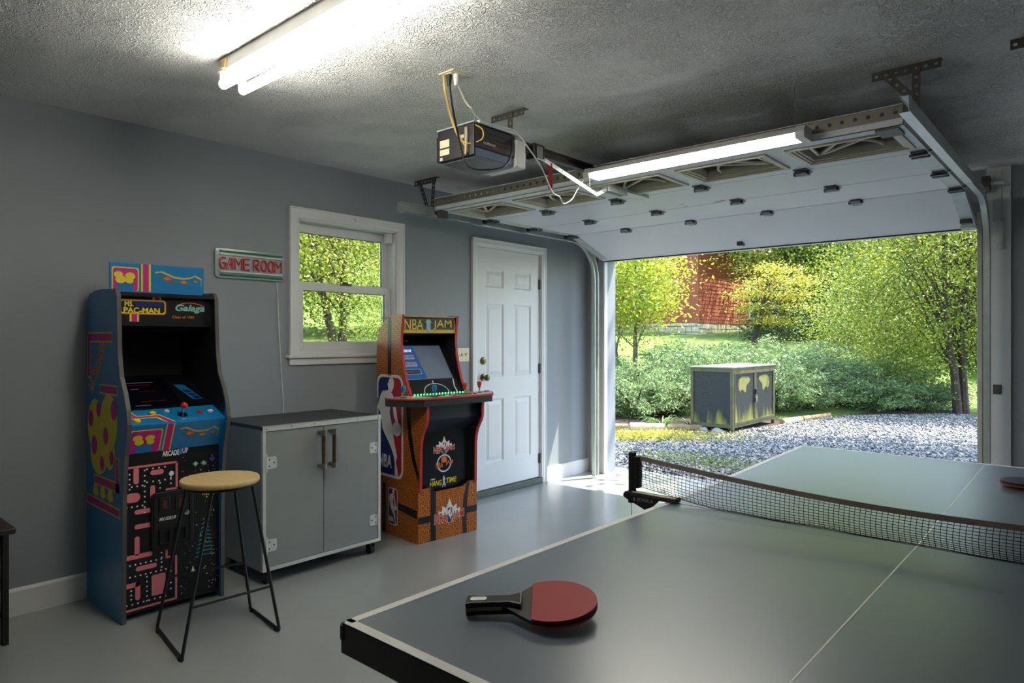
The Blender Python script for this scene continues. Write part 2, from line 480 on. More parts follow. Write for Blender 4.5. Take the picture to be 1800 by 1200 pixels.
MB().box((-0.06, WY0-0.085, WZ0-0.022), (0.035, WY1+0.085, WZ0)).build('window_sill', WHITE, w, bev=0.006)
MB().box((0, WY0-0.066, WZ0-0.066), (0.018, WY1+0.066, WZ0-0.022)).build('apron', WHITE, w, bev=0.004)
j = MB(); 
j.box((-0.14, WY0, WZ0), (0, WY0+0.012, WZ1)).box((-0.14, WY1-0.012, WZ0), (0, WY1, WZ1)).box((-0.14, WY0, WZ1-0.012), (0, WY1, WZ1)).box((-0.14, WY0, WZ0), (-0.005, WY1, WZ0+0.03))
j.build('jamb_liner', WHITE, w)
def sash(xa, xb, y0, y1, z0, z1, st, top, bot, name):
    s = MB().box((xa, y0, z0), (xb, y0+st, z1)).box((xa, y1-st, z0), (xb, y1, z1)).box((xa, y0+st, z1-top), (xb, y1-st, z1)).box((xa, y0+st, z0), (xb, y1-st, z0+bot)).build(name, WHITE, w, bev=0.003)
    xm = (xa+xb)/2
    MB().box((xm-0.002, y0+st-0.004, z0+bot-0.004), (xm+0.002, y1-st+0.004, z1-top+0.004)).build('pane', GLASS, s)
    g = MB()
    for (a, b_) in (((xm-.006, y0+st-.001, z0+bot-.001),(xm+.006, y0+st+.003, z1-top)), ((xm-.006, y1-st-.003, z0+bot),(xm+.006, y1-st+.001, z1-top)), ((xm-.006, y0+st, z1-top-.003),(xm+.006, y1-st, z1-top+.001))): g.box(a, b_)
    g.build('gasket', BLACK, s)
sash(-0.118, -0.085, WY0+0.014, WY1-0.014, 1.665, 2.10, 0.045, 0.062, 0.045, 'upper_sash')
sash(-0.075, -0.042, WY0+0.016, WY1-0.016, WZ0+0.03, 1.695, 0.05, 0.045, 0.055, 'lower_sash')
MB().box((-0.072, 2.74, 1.695), (-0.045, 2.82, 1.712)).ball((-0.05, 2.77, 1.715), 0.012, sc=(1,2.2,0.6)).build('latch', DARKST, w, smooth=True)
MB().box((-0.045, 3.105, 2.028), (-0.008, 3.150, 2.10)).build('jamb_clip', WHITE, w, bev=0.003)
MB().tube(bez([(0.0245, 2.786, 2.150), (0.028, 2.79, 2.156), (0.028, 2.80, 2.152), (0.026, 2.803, 2.142), (0.026, 2.795, 2.138)]), 0.0018, 6).build('hook', STEEL, w)

# ------------------------------------------------------------------ entry door
d = thing('door_1', (0, 4.45, 0), 'white six panel entry door with brass knob and deadbolt', 'door', kind='structure')
casing(d, DY0, DY1, DZ1, 0, 0.06, WHITE)
MB().box((-0.14, DY0, 0), (0, DY0+0.008, DZ1)).box((-0.14, DY1-0.008, 0), (0, DY1, DZ1)).box((-0.14, DY0, DZ1-0.008), (0, DY1, DZ1)).build('door_frame', WHITE, d)
sy0, sy1, sz0, sz1 = DY0+0.012, DY1-0.014, 0.056, DZ1-0.012
PZ = [(0.27, 0.815), (1.00, 1.63), (1.765, 1.925)]
PY = [(sy0+0.115, sy0+0.345), (sy1-0.345, sy1-0.115)]
leaf = MB(); xf, xr = -0.014, -0.024
ys = sorted({sy0, sy1, *[v for p in PY for v in p]}); zs = sorted({sz0, sz1, *[v for p in PZ for v in p]})
for a in range(len(ys)-1):
    for b in range(len(zs)-1):
        inpan = any(abs(p[0]-ys[a]) < 1e-6 for p in PY) and any(abs(q[0]-zs[b]) < 1e-6 for q in PZ)
        leaf.box((-0.058, ys[a], zs[b]), (xr-0.004 if inpan else xf, ys[a+1], zs[b+1]))
leaf_o = leaf.build('door_leaf', DOORW, d)
for (a, b) in PY:
    for (z0, z1) in PZ:
        pm = MB(); e = 0.022; c = 0.05
        def lvl(i, x): return [(x, a+i, z0+i), (x, b-i, z0+i), (x, b-i, z1-i), (x, a+i, z1-i)]
        L0, L1, L2, L3 = lvl(0, xf), lvl(0.016, xr), lvl(e, xr), lvl(c, xf-0.003)
        vs_ = L0+L1+L2+L3
        fs_ = [(12,13,14,15)]
        for q in range(3):
            for i in range(4): fs_.append((q*4+i, q*4+(i+1)%4, q*4+4+(i+1)%4, q*4+4+i))
        pm.add(vs_, fs_); pm.build('raised_panel', DOORW, d)
for z in (0.225, 1.056, 1.83):
    MB().cyl((-0.004, sy1+0.004, z-0.045), (-0.004, sy1+0.004, z+0.045), 0.006, 10).box((-0.012, sy1-0.012, z-0.044), (-0.010, sy1, z+0.044)).build('hinge', DARKST, d)
k = MB().lathe([(0.031,0),(0.031,0.006),(0.024,0.010),(0.012,0.014),(0.011,0.03),(0.020,0.036),(0.027,0.046),(0.027,0.056),(0.019,0.064),(0.0,0.066)], (xf, sy0+0.082, 1.003), 22, 'X').build('door_knob', BRASS, d, smooth=True)
MB().lathe([(0.031,0),(0.031,0.008),(0.026,0.012),(0.016,0.013),(0.016,0.018),(0,0.019)], (xf, sy0+0.082, 1.143), 22, 'X').build('deadbolt', BRASS, d, smooth=True)
MB().box((xf+0.013, sy0+0.076, 1.130), (xf+0.024, sy0+0.088, 1.156)).build('thumb_turn', BRASS, d)
MB().box((-0.14, DY0-0.05, 0), (0.02, DY1+0.004, 0.05)).build('threshold', P('green_grey_threshold', (74, 84, 76), rough=0.5, var=0.25, scale=14), d, bev=0.004)

# ------------------------------------------------------------------ garage door, rolled up
GD = thing('door_2', (1.81, 5.40, 2.06), 'white sectional garage door rolled up under the ceiling', 'garage door', kind='structure')
DX0, DX1 = 0.335, 3.285
ZB = 2.245                                # underside (inner face) of the raised sections
yt = [3.28, 3.818, 4.345, 4.865]
WCX = [0.655, 1.243, 1.83, 2.417, 3.005]
for i in range(2):
    MB().box((DX0, yt[i+1]+0.003, ZB), (DX1, yt[i+2]-0.003, ZB+0.045)).build('door_section', PANELW, GD, bev=0.004)
# window section: grid of boxes around five lights
sec = MB(); wy0, wy1, ww = 3.365, 3.680, 0.225
xs = [DX0] + [v for c in WCX for v in (c-ww, c+ww)] + [DX1]
for a in range(0, len(xs), 2): sec.box((xs[a], yt[0], ZB), (xs[a+1], yt[1]-0.003, ZB+0.045))
for c in WCX: sec.box((c-ww, yt[0], ZB), (c+ww, wy0, ZB+0.045)).box((c-ww, wy1, ZB), (c+ww, yt[1]-0.003, ZB+0.045))
sec_o = sec.build('window_section', PANELW, GD)
FRM = P('aged_ivory_window_frame', (214, 208, 188), rough=0.5, var=0.06, scale=12)
for c in WCX:
    fr = ((c, 3.5225, ZB), (1,0,0), (0,-1,0))       # normal points down
    b = MB(); hw, hh = ww+0.022, 0.1575+0.022
    rect = lambda q: [(-hw+q, -hh+q), (hw-q, -hh+q), (hw-q, hh-q), (-hw+q, hh-q)]
    ring(b, rect(0), rect(0.022), fr, -0.001, 0.010); ring(b, rect(0.022), rect(0.034), fr, -0.008, 0.004); 
    fo = b.build('light_frame', FRM, GD)
    b = MB(); ring(b, rect(0.034), rect(0.046), fr, -0.042, -0.004); b.build('frame_rebate', FRM, fo)
    # sunburst bars
    s = MB(); 
    k = WCX.index(c); cx = (0.18 if k % 2 else -0.18)
    for t_ in (-0.22, -0.02, 0.2):
        s.bar((c+cx, wy1-0.02, ZB+0.028), (c-cx*0.2+t_*0.9, wy0+0.02, ZB+0.028), 0.014, 0.010)
    arc = [(c+cx+0.3*math.cos(a)*(-1 if cx > 0 else 1), wy1-0.02-0.26*math.sin(a), ZB+0.028) for a in [R(v) for v in range(0, 91, 15)]]
    s.tube(arc, 0.007, 6)
    s.build('sunburst_bar', FRM, fo)
    MB().box((c-ww+0.002, wy0+0.002, ZB+0.034), (c+ww-0.002, wy1-0.002, ZB+0.038)).build('pane', GLASS, fo)
for yy in (yt[1], yt[2], yt[3]): MB().box((DX0+0.08, yy-0.003, ZB+0.002), (DX1-0.08, yy+0.003, ZB+0.012)).build('joint_seal', DARKST, GD)
# lowest section hangs at a slant on the curve of the track
p0 = Vector((0, 4.870, ZB)); p1 = Vector((0, 5.405, 2.062)); dv = (p1-p0).normalized(); up = Vector((0, -dv.z, dv.y))
sl_ = MB(); q = [p0, p1, p1+up*0.045, p0+up*0.045]
sl_.add([(DX0, v.y, v.z) for v in q]+[(DX1, v.y, v.z) for v in q], [(0,1,2,3),(7,6,5,4),(0,4,5,1),(1,5,6,2),(2,6,7,3),(3,7,4,0)])
sl_.build('door_section', PANELW, GD, bev=0.004)
MB().bar((DX0, p1.y+0.004, p1.z+0.016), (DX1, p1.y+0.004, p1.z+0.016), 0.026, 0.04).build('bottom_seal', RUBBER, GD, label='black rubber bottom seal')
# end stiles
for xs_ in (DX0, DX1-0.075):
    for i in range(3):
        MB().box((xs_, yt[i]+0.006, ZB-0.003), (xs_+0.075, yt[i+1]-0.006, ZB+0.001)).build('end_stile', GALV, GD)
    a = p0+dv*0.01-up*0.004; b_ = p1-dv*0.05-up*0.004
    MB().add([(xs_, a.y, a.z), (xs_+0.075, a.y, a.z), (xs_+0.075, b_.y, b_.z), (xs_, b_.y, b_.z), (xs_, a.y+up.y*.004, a.z+up.z*.004), (xs_+0.075, a.y+up.y*.004, a.z+up.z*.004), (xs_+0.075, b_.y+up.y*.004, b_.z+up.z*.004), (xs_, b_.y+up.y*.004, b_.z+up.z*.004)], [(0,1,2,3),(7,6,5,4),(0,4,5,1),(1,5,6,2),(2,6,7,3),(3,7,4,0)]).build('end_stile', GALV, GD)
# perforated strut along the top edge
TAUPE = P('taupe_strut_steel', (132, 126, 116), rough=0.5, metal=0.5, var=0.1)
st = place(strip_holes(2.95, 0.055, 55, 0.009), (DX0, 3.262, ZB+0.055), (1,0,0), (0,0,1))
st.build('strut_web', TAUPE, GD, solid=0.002)
MB().box((DX0, 3.262, ZB-0.004), (DX1, 3.33, ZB-0.001)).box((DX0, 3.262, ZB-0.004), (DX1, 3.265, ZB+0.028)).box((DX0, 3.25, ZB+0.081), (DX1, 3.266, ZB+0.084)).build('strut_flange', PANELW, GD)
MB().box((DX0+0.02, 3.262, ZB-0.055), (DX0+0.06, 3.33, ZB)).box((DX1-0.11, 3.27, ZB-0.012), (DX1-0.02, 3.40, ZB-0.004)).build('top_bracket', DARKST, GD)
# hinges
def hinge_mesh():
    h = MB(); h.box((-0.026, -0.045, -0.004), (0.026, 0.045, 0.0)).cyl((-0.036, 0, -0.011), (0.030, 0, -0.011), 0.009, 8)
    h.box((-0.022, -0.03, -0.016), (0.022, -0.008, -0.003)).box((-0.022, 0.008, -0.016), (0.022, 0.03, -0.003)).cyl((-0.016,0.034,-0.008),(-0.016,0.034,0),0.006,6).cyl((0.016,0.034,-0.008),(0.016,0.034,0),0.006,6).cyl((0.016,-0.034,-0.008),(0.016,-0.034,0),0.006,6)
    h.v = [(x*1.3, y*1.3, z*1.5) for x, y, z in h.v]; me = h.mesh('hinge'); me.materials.append(P('zinc_hinge', (120, 122, 124), rough=0.35, metal=0.8)); return me
HM = hinge_mesh(); base = XF[GD.name].inverted()
for yy in yt[1:]:
    for xx in (0.92, 1.505, 2.10, 2.69):
        o = bpy.data.objects.new('hinge', HM); COL.objects.link(o); o.parent = GD
        o.location = base @ Vector((xx, yy, ZB)); 
        if yy > 4.5: o.rotation_euler = (-0.17, 0, 0)
    for xx, sg in ((DX0+0.04, -1), (DX1-0.04, 1)):
        rb = MB(); rb.box((xx-0.03, yy-0.05, ZB-0.012), (xx+0.03, yy+0.05, ZB-0.002)).cyl((xx-0.04, yy-0.022, ZB-0.018), (xx+0.04, yy-0.022, ZB-0.018), 0.008, 8).cyl((xx-0.04, yy+0.03, ZB-0.018), (xx+0.04, yy+0.03, ZB-0.018), 0.008, 8).cyl((xx, yy, ZB+0.0), (xx+sg*0.075, yy, ZB+0.0), 0.006, 8)
        rb.build('end_hinge', P('zinc_hinge', (120, 122, 124), rough=0.35, metal=0.8), GD)
        MB().cyl((xx+sg*0.068, yy, ZB+0.0), (xx+sg*0.088, yy, ZB+0.0), 0.022, 14).build('roller', BLACK, GD)
MB().cyl((DX0-0.03, 3.325, ZB+0.0), (DX0-0.053, 3.325, ZB+0.0), 0.022, 14).build('roller', BLACK, GD)
# little details on the inside face
pm = p0.lerp(p1, 0.80)
MB().box((1.70, pm.y-0.03, pm.z-0.022), (1.745, pm.y+0.03, pm.z+0.01)).build('pull_handle', DARKST, GD, bev=0.003)
MB().box((DX1-0.075, p1.y-0.15, p1.z+0.018), (DX1-0.01, p1.y-0.085, p1.z+0.045)).build('end_bracket', DARKST, GD, bev=0.004)
MB().box((DX1-0.085, p1.y-0.055, p1.z-0.004), (DX1+0.004, p1.y-0.005, p1.z+0.018)).build('bottom_bracket', GALV, GD, bev=0.003)
STAIN = P('brown_rust_stain', (150, 128, 92), rough=0.8, var=0.3, scale=60)
dn = ((0,0,ZB),(1,0,0),(0,-1,0))
for poly in ([(1.93,-4.32),(2.03,-4.30),(2.05,-4.285),(2.03,-4.275),(1.96,-4.30)], [(1.70,-4.32),(1.76,-4.315),(1.765,-4.30),(1.73,-4.31)], [(1.735,-4.24),(1.775,-4.235),(1.775,-4.225),(1.735,-4.23)]):
    flat('stain', poly, dn, STAIN, GD)
# centre bracket and arm of the opener
MB().box((1.695, 3.36, ZB-0.020), (1.735, 3.83, ZB-0.003)).box((1.690, 3.36, ZB-0.045), (1.694, 3.56, ZB-0.003)).box((1.736, 3.36, ZB-0.045), (1.740, 3.56, ZB-0.003)).build('operator_bracket', GALV, GD)

# ------------------------------------------------------------------ tracks
def track(xc, sgn, label, group=None):
    # xc: centre line; channel opens towards the door (sgn = direction of the door from the track)
    t = thing('garage_door_track', (xc, 4.4, 0), label, 'door track')
    path = [(2.99, ZB), (5.02, ZB)]
    cyc, czc, rr = 5.02, ZB-0.36, 0.36
    for a in range(10, 91, 10): path.append((cyc+rr*math.sin(R(a)), czc+rr*math.cos(R(a))))
    path.append((cyc+rr, 0.02))
    wide, dep = 0.064, 0.032
    def sweep(offs, name, mat):
        b = MB(); n = len(path); rings = []
        for i, (y, z) in enumerate(path):
            py, pz = path[max(i-1,0)]; qy, qz = path[min(i+1,n-1)]
            d = Vector((0, qy-py, qz-pz)).normalized(); nn = Vector((0, -d.z, d.y))     # in-plane normal, up on the flat run
            rings.append([(xc+sgn*ox, y+nn.y*oz, z+nn.z*oz) for ox, oz in offs])
        k = len(offs); o = len(b.v)
        for r_ in rings: b.v += r_
        for i in range(n-1):
            for j in range(k):
                j2 = (j+1) % k; b.f.append((o+i*k+j, o+i*k+j2, o+(i+1)*k+j2, o+(i+1)*k+j))
        b.f.append(tuple(range(o, o+k))); b.f.append(tuple(range(o+(n-1)*k, o+n*k))[::-1])
        return b.build(name, mat, t, smooth=True)
    h = wide/2
    sweep([(-dep/2,-h),(dep/2,-h),(dep/2,-h+0.008),(dep/2-.002,-h+0.008),(dep/2-.002,-h+.002),(-dep/2+.002,-h+.002),(-dep/2+.002,h-.002),(dep/2-.002,h-.002),(dep/2-.002,h-0.006),(dep/2,h-0.006),(dep/2,h),(-dep/2,h)], 'channel', GALV)
    MB().box((xc-0.016*1-0.002 if sgn > 0 else xc-0.02, 2.99, ZB-0.034), (xc+0.02, 4.6, ZB-0.030)).build('lip', STEEL, t)
    return t
TL = track(0.262, 1, 'galvanised door track running above the window and white door')
TR = track(3.345, -1, 'galvanised door track beside the white doorway board')
flat('warning_label', [(0,0),(0.03,0),(0.03,0.05),(0,0.05)], ((0.246+.034, 5.10, ZB-0.005), (1,0,-0.0), (0,0.9,-0.2)), P('yellow_label', (206, 186, 90), rough=0.5), TL)
MB().box((0.098, FY-0.055, 0.11), (0.14, FY-0.02, 0.165)).build('sensor_bracket', DARKST, TL, bev=0.003)
MB().box((3.352, FY-0.026, 0.955), (3.400, FY-0.019, 1.02)).build('wall_plate', DARKST, TR, bev=0.002)
MB().box((3.352, FY-0.03, 2.12), (3.40, FY-0.019, 2.45)).build('flag_plate', GALV, TR, bev=0.002)
MB().box((3.37, FY-0.034, 1.93), (3.415, FY-0.019, 2.13)).build('wall_plate', GALV, TR, bev=0.002)
MB().cyl((3.30, FY-0.09, 2.37), (3.345, FY-0.09, 2.37), 0.055, 18).build('cable_drum', DARKST, TR)
MB().cyl((3.345, FY-0.09, 2.37), (3.42, FY-0.09, 2.37), 0.013, 10).build('torsion_shaft', GALV, TR)
MB().cyl((3.298, FY-0.045, 0.2), (3.298, FY-0.07, 2.33), 0.0025, 5).build('lift_cable', DARKST, TR)

# ------------------------------------------------------------------ perforated angle hangers on the ceiling
def angle(mb_list, p, q, wdir, wide=0.032, pitch=0.033, r=0.0075):
    p, q = Vector(p), Vector(q); L_ = (q-p).length; n = max(2, int(L_/pitch))
    return place(strip_holes(L_, wide, n, r), p, q-p, wdir)
def hanger(name, x0, x1, y, parts, label):
    t = thing(name, ((x0+x1)/2, y, CZ), label, 'bracket')
    angle(None, (x0, y, CZ-0.020), (x1, y, CZ-0.020), (0,0,1), 0.038).build('ceiling_angle', DARKST, t, solid=0.0025)
    MB().box((x0, y, CZ-0.003), (x1, y+0.035, CZ)).build('ceiling_flange', DARKST, t)
    for (p, q, wd) in parts: angle(None, p, q, wd).build('strut', DARKST, t, solid=0.0025)
    return t
hanger('track_hanger', 3.165, 3.425, 3.262, [((3.335, 3.258, CZ-0.005), (3.335, 3.258, ZB+0.02), (1,0,0)), ((3.225, 3.254, CZ-0.03), (3.33, 3.254, CZ-0.155), (0.77,0,0.64))], 'perforated dark steel hanger holding the door track beside the pier')
hanger('track_hanger', 0.10, 0.335, 3.27, [((0.165, 3.262, CZ-0.01), (0.250, 3.262, ZB+0.03), (1,0,0.3)), ((0.315, 3.266, CZ-0.01), (0.262, 3.30, ZB+0.04), (1,0,-0.3))], 'perforated dark steel hanger holding the track above the window')
hanger('track_hanger', 3.655, 3.92, 3.255, [((3.86, 3.255, CZ-0.005), (3.86, 3.255, ZB+0.0), (1,0,0))], 'perforated dark steel hanger of the second bay door')

# ------------------------------------------------------------------ opener
op = thing('garage_door_opener', (1.69, 2.30, 2.15), 'black garage door opener with dangling wires and steel rail', 'opener')
OBK = P('opener_dark_plastic', (46, 42, 40), rough=0.38, var=0.08)
bx0, bx1, by0, by1, bz0, bz1 = 1.575, 1.81, 2.165, 2.44, 2.15, 2.30
b = MB().box((bx0, by0, bz0+0.045), (bx1, by1, bz1)).build('housing', OBK, op, bev=0.006)
for k in range(3): MB().box((bx1-0.001, by0+0.02, bz0+0.075+k*0.022), (bx1+0.003, by1-0.02, bz0+0.08+k*0.022)).build('rib', OBK, b)
MB().box((bx0-0.004, by0-0.005, bz0+0.005), (bx1, by0+0.003, bz1+0.002)).build('end_plate', BLACK, op, bev=0.004)
MB().box((bx0-0.02, by0+0.0, bz0+0.012), (bx0, by0+0.06, bz1-0.02)).build('side_cap', BLACK, op, bev=0.006)
LENS = P('smoked_blue_lens', (104, 116, 140), rough=0.25, var=0.05)
MB().box((bx0+0.006, by0+0.006, bz0), (bx1-0.004, by1-0.006, bz0+0.046)).build('light_lens', LENS, op, bev=0.008)
MB().box((bx0+0.008, by0+0.01, bz0-0.002), (bx1-0.012, by1-0.012, bz0+0.001)).build('bottom_cover', P('grey_cover', (86, 92, 92), rough=0.4), op)
LAB = P('paper_label', (214, 206, 176), rough=0.6, var=0.06, scale=60)
fb = ((bx0, by0-0.005, bz0), (1,0,0), (0,0,1))
for r_ in ((0.012,0.070,0.075,0.105), (0.012,0.035,0.075,0.062), (0.012,0.012,0.03,0.026), (0.148,0.092,0.172,0.108)):
    flat('label', [(r_[0],r_[1]),(r_[2],r_[1]),(r_[2],r_[3]),(r_[0],r_[3])], fb, LAB, op, h=0.0)
MB().box((bx0+0.185, by0-0.014, bz0+0.02), (bx0+0.20, by0-0.005, bz1-0.015)).build('terminal_strip', P('terminal_tan', (176, 164, 140), rough=0.5), op)
fs = ((bx1, by0, bz0), (0,1,0), (0,0,1))
text('lettering', 'craftsman', fs, (0.055, 0.065, 0.135, 0.080), P('print_white', (235, 235, 232), rough=0.5), op, h=0.003, shear=0.2)
text('lettering', '1/2 HP', fs, (0.115, 0.052, 0.155, 0.063), P('print_red', (196, 60, 40), rough=0.5), op, h=0.003, shear=0.2)
MB().box((bx0-0.005, by0-0.01, bz1), (bx1+0.005, by1+0.03, bz1+0.008)).box((bx1-0.01, by0+0.02, bz1), (bx1+0.012, by1-0.02, bz1+0.016)).build('mount_plate', GALV, op, bev=0.003)
MB().box((bx0+0.02, by1, bz0+0.0), (bx1+0.01, by1+0.07, bz1-0.015)).build('lamp_cover', P('milky_lens', (222, 224, 222), rough=0.35), op, bev=0.008)
angle(None, (1.52, 2.585, CZ-0.018), (1.745, 2.585, CZ-0.018), (0,0,1)).build('hanger_angle', DARKST, op, solid=0.003)
MB().box((1.52, 2.585, CZ-0.003), (1.745, 2.62, CZ)).build('hanger_flange', DARKST, op)
angle(None, (1.655, 2.58, bz1-0.03), (1.655, 2.58, CZ-0.01), (1,0,0)).build('hanger_strap', DARKST, op, solid=0.003)
MB().box((1.60, 2.44, bz1-0.012), (1.70, 2.60, bz1-0.006)).build('hanger_tab', DARKST, op)
RAIL = P('dark_bronze_rail', (50, 42, 38), rough=0.4, metal=0.5, var=0.15)
MB().box((1.668, by1, 2.322), (1.704, 5.60, 2.336)).box((1.683, by1, 2.300), (1.689, 5.60, 2.323)).box((1.670, by1, 2.290), (1.702, 5.60, 2.300)).build('rail', RAIL, op)
MB().box((1.655, 2.70, 2.265), (1.717, 2.79, 2.345)).build('trolley', BLACK, op, bev=0.008)
MB().box((1.717, 2.72, 2.262), (1.721, 2.765, 2.332)).build('trolley_plate', STEEL, op, bev=0.002)
a0, a1, a2 = Vector((1.715, 2.76, 2.275)), Vector((1.715, 3.27, 2.165)), Vector((1.715, 3.40, 2.225))
angle(None, a0, a1, (0,0.2,1), 0.022, 0.05, 0.004).build('door_arm', GALV, op, solid=0.003)
angle(None, a1, a2, (0,-0.4,1), 0.022, 0.05, 0.004).build('door_arm', GALV, op, solid=0.003)
MB().prism([(0,0),(0.025,0.0),(0.027,-0.13),(0.003,-0.135)], ((1.70, 2.83, 2.262), (0.8,0.6,0), (0,0,1)), 0, 0.004).build('release_tag', P('red_release_tag', (186, 30, 44), rough=0.5), op, label='red release tag')
MB().cyl((1.712, 2.82, 2.275), (1.71, 2.84, 2.25), 0.002, 6).build('release_cord', P('red_cord', (160, 30, 36), rough=0.7), op)

# ceiling outlet and its cords
ol = thing('ceiling_outlet', (1.79, 2.05, CZ), 'ivory outlet plate on the ceiling above the opener', 'outlet')
MB().box((1.742, 2.008, CZ-0.006), (1.835, 2.092, CZ)).build('plate', IVORY, ol, bev=0.003)
MB().box((1.77, 2.02, CZ-0.009), (1.81, 2.08, CZ-0.006)).build('receptacle', IVORY, ol, bev=0.002)
def cord(name, pts, r, mat, label, plug=None):
    t = thing(name, pts[0], label, 'cord')
    MB().tube(bez(pts, 6), r, 6).build('wire', mat, t, smooth=True)
    if plug:
        p = Vector(pts[0]); MB().cyl(p+Vector((0,0,-0.045)), p+Vector((0,0,0.004)), 0.008, 10, 0.014).build('plug', plug, t, smooth=True)
    return t
CW = P('white_cable', (224, 222, 216), rough=0.5); CB = P('black_cable', (22, 21, 21), rough=0.5); CT = P('tan_cable', (206, 178, 136), rough=0.55); CY = P('yellow_cable', (206, 176, 60), rough=0.55)
cord('power_cord', [(1.782,2.035,CZ-0.01),(1.783,2.04,2.42),(1.772,2.07,2.33),(1.752,2.12,2.24),(1.762,2.14,2.15),(1.79,2.145,2.10),(1.845,2.19,2.085),(1.875,2.29,2.115),(1.85,2.37,2.20),(1.80,2.42,2.29)], 0.0045, CB, 'black power cord looping below the ceiling opener', BLACK)
cord('white_cord', [(1.805,2.055,CZ-0.01),(1.803,2.07,2.44),(1.80,2.12,2.38),(1.815,2.14,2.355),(1.80,2.17,2.345),(1.80,2.22,2.325),(1.79,2.29,2.325),(1.80,2.36,2.325),(1.815,2.43,2.32),(1.835,2.50,2.26),(1.83,2.62,2.175),(1.80,2.74,2.085),(1.75,2.87,2.085),(1.73,2.93,2.06),(1.72,3.02,2.10),(1.70,3.10,2.17),(1.69,3.18,2.245)], 0.0035, CW, 'white cord hanging from the ceiling outlet to the shop light', CW)
cord('low_voltage_wire', [(1.752,2.03,CZ-0.004),(1.752,2.035,2.42),(1.72,2.10,2.33),(1.735,2.13,2.25),(1.765,2.148,2.20),(1.765,2.150,2.165),(1.772,2.148,2.17),(1.772,2.150,2.23)], 0.003, CT, 'tan bell wire running from the ceiling down to the opener')
cord('low_voltage_wire', [(1.757,2.027,CZ-0.004),(1.758,2.035,2.42),(1.735,2.09,2.33),(1.745,2.125,2.255),(1.772,2.15,2.21),(1.83,2.19,2.225),(1.833,2.19,2.27),(1.80,2.165,2.295)], 0.003, CY, 'yellow wire looping around the corner of the opener')

# ------------------------------------------------------------------ lamps
def tube_lamp(parent, x0, x1, y, z, r=0.019, mat=None):
    t = MB().tube([(x0,y,z),(x0+0.012,y,z),(x1-0.012,y,z),(x1,y,z)], [r*0.55, r, r, r*0.55], 14).build('fluorescent_tube', mat or LAMP, parent, smooth=True)
    return t
LWH = P('lamp_housing_white', (222, 222, 218), rough=0.4)
def strip_fixture(x0, x1, y, label, group=None):
    t = thing('strip_light', ((x0+x1)/2, y, CZ), label, 'ceiling light', group=group)
    MB().prism([(-0.05,0),(0.05,0),(0.058,-0.055),(0.03,-0.078),(-0.03,-0.078),(-0.058,-0.055)], ((x0, y, CZ), (0,1,0), (0,0,1)), 0, x1-x0).build('housing', LWH, t)
    for yy in (y-0.042, y+0.042):
        tube_lamp(t, x0+0.004, x1-0.004, yy, CZ-0.104)
        for xx in (x0+0.012, x1-0.012): MB().box((xx-0.010, yy-0.014, CZ-0.098), (xx+0.010, yy+0.014, CZ-0.05)).build('lamp_holder', LWH, t, bev=0.003)
    MB().box((x0+0.04, y-0.062, CZ-0.05), (x0+0.07, y-0.052, CZ-0.012)).build('end_sticker', P('amber_sticker', (196, 164, 98), rough=0.6), t)
    return t
strip_fixture(1.165, 2.40, 1.358, 'twin tube strip light on the ceiling above the arcade machines')
def shop_light(x0, x1, y, z, label):
    t = thing('shop_light', ((x0+x1)/2, y, z), label, 'hanging light')
    MB().prism([(-0.035,0.030),(0.035,0.030),(0.062,0.004),(0.060,0.0),(0.032,0.022),(-0.032,0.022),(-0.060,0.0),(-0.062,0.004)], ((x0, y, z), (0,1,0), (0,0,1)), 0, x1-x0).build('reflector', LWH, t)
    for xx in (x0-0.012, x1-0.03):
        MB().prism([(-0.055,-0.025),(0.055,-0.025),(0.062,0.006),(0.04,0.034),(-0.04,0.034),(-0.062,0.006)], ((xx, y, z), (0,1,0), (0,0,1)), 0, 0.042).build('end_cap', LWH, t, bev=0.003)
    for yy in (y-0.026, y+0.026): tube_lamp(t, x0+0.03, x1-0.03, yy, z-0.004, 0.016)
    for xx in (x0+0.05, x1-0.05):
        MB().cyl((xx, y, z+0.03), (xx, y, CZ-0.05), 0.0012, 5).tube(bez([(xx,y,CZ-0.05),(xx+0.008,y,CZ-0.042),(xx,y,CZ-0.030),(xx,y,CZ)],5), 0.0022, 6).build('hanging_wire', STEEL, t)
    MB().cyl((x0+0.03, y-0.05, z-0.02), (x0+0.03, y-0.05, z-0.11), 0.0012, 5).build('pull_chain', CW, t)
    return t
shop_light(1.715, 2.905, 3.205, 2.262, 'glowing shop light hung on wires before the raised garage door')
# ------------------------------------------------------------------ print colours
def C(name, rgb, rough=0.45, **k): return P(name, rgb, rough, var=0.04, scale=30, **k)
YEL = C('print_yellow', (226, 206, 40)); MAG = C('print_magenta', (196, 20, 130)); PINK = C('print_salmon', (222, 120, 124)); RED = C('print_red_bright', (200, 44, 34))
BLU = C('print_sky_blue', (18, 120, 178), 0.35); WHT = C('print_white_flat', (232, 232, 228)); TEAL = C('print_teal', (60, 150, 158)); ORG = C('print_orange', (226, 110, 40)); GRN = C('print_green', (44, 130, 60))
NAVY = C('print_navy', (20, 40, 104), 0.35); CRIM = C('print_crimson', (186, 34, 44), 0.35); PURP = C('print_purple', (88, 66, 170)); BLK = P('arcade_black_laminate', (16, 16, 18), rough=0.35, var=0.1)
SIDEB = P('arcade_blue_laminate', (18, 120, 178), rough=0.28, var=0.05, scale=14)
TMOLD = P('grey_edge_moulding', (78, 76, 72), rough=0.5); SCR = P('dark_screen_glass', (12, 12, 22), rough=0.08, var=0.05)

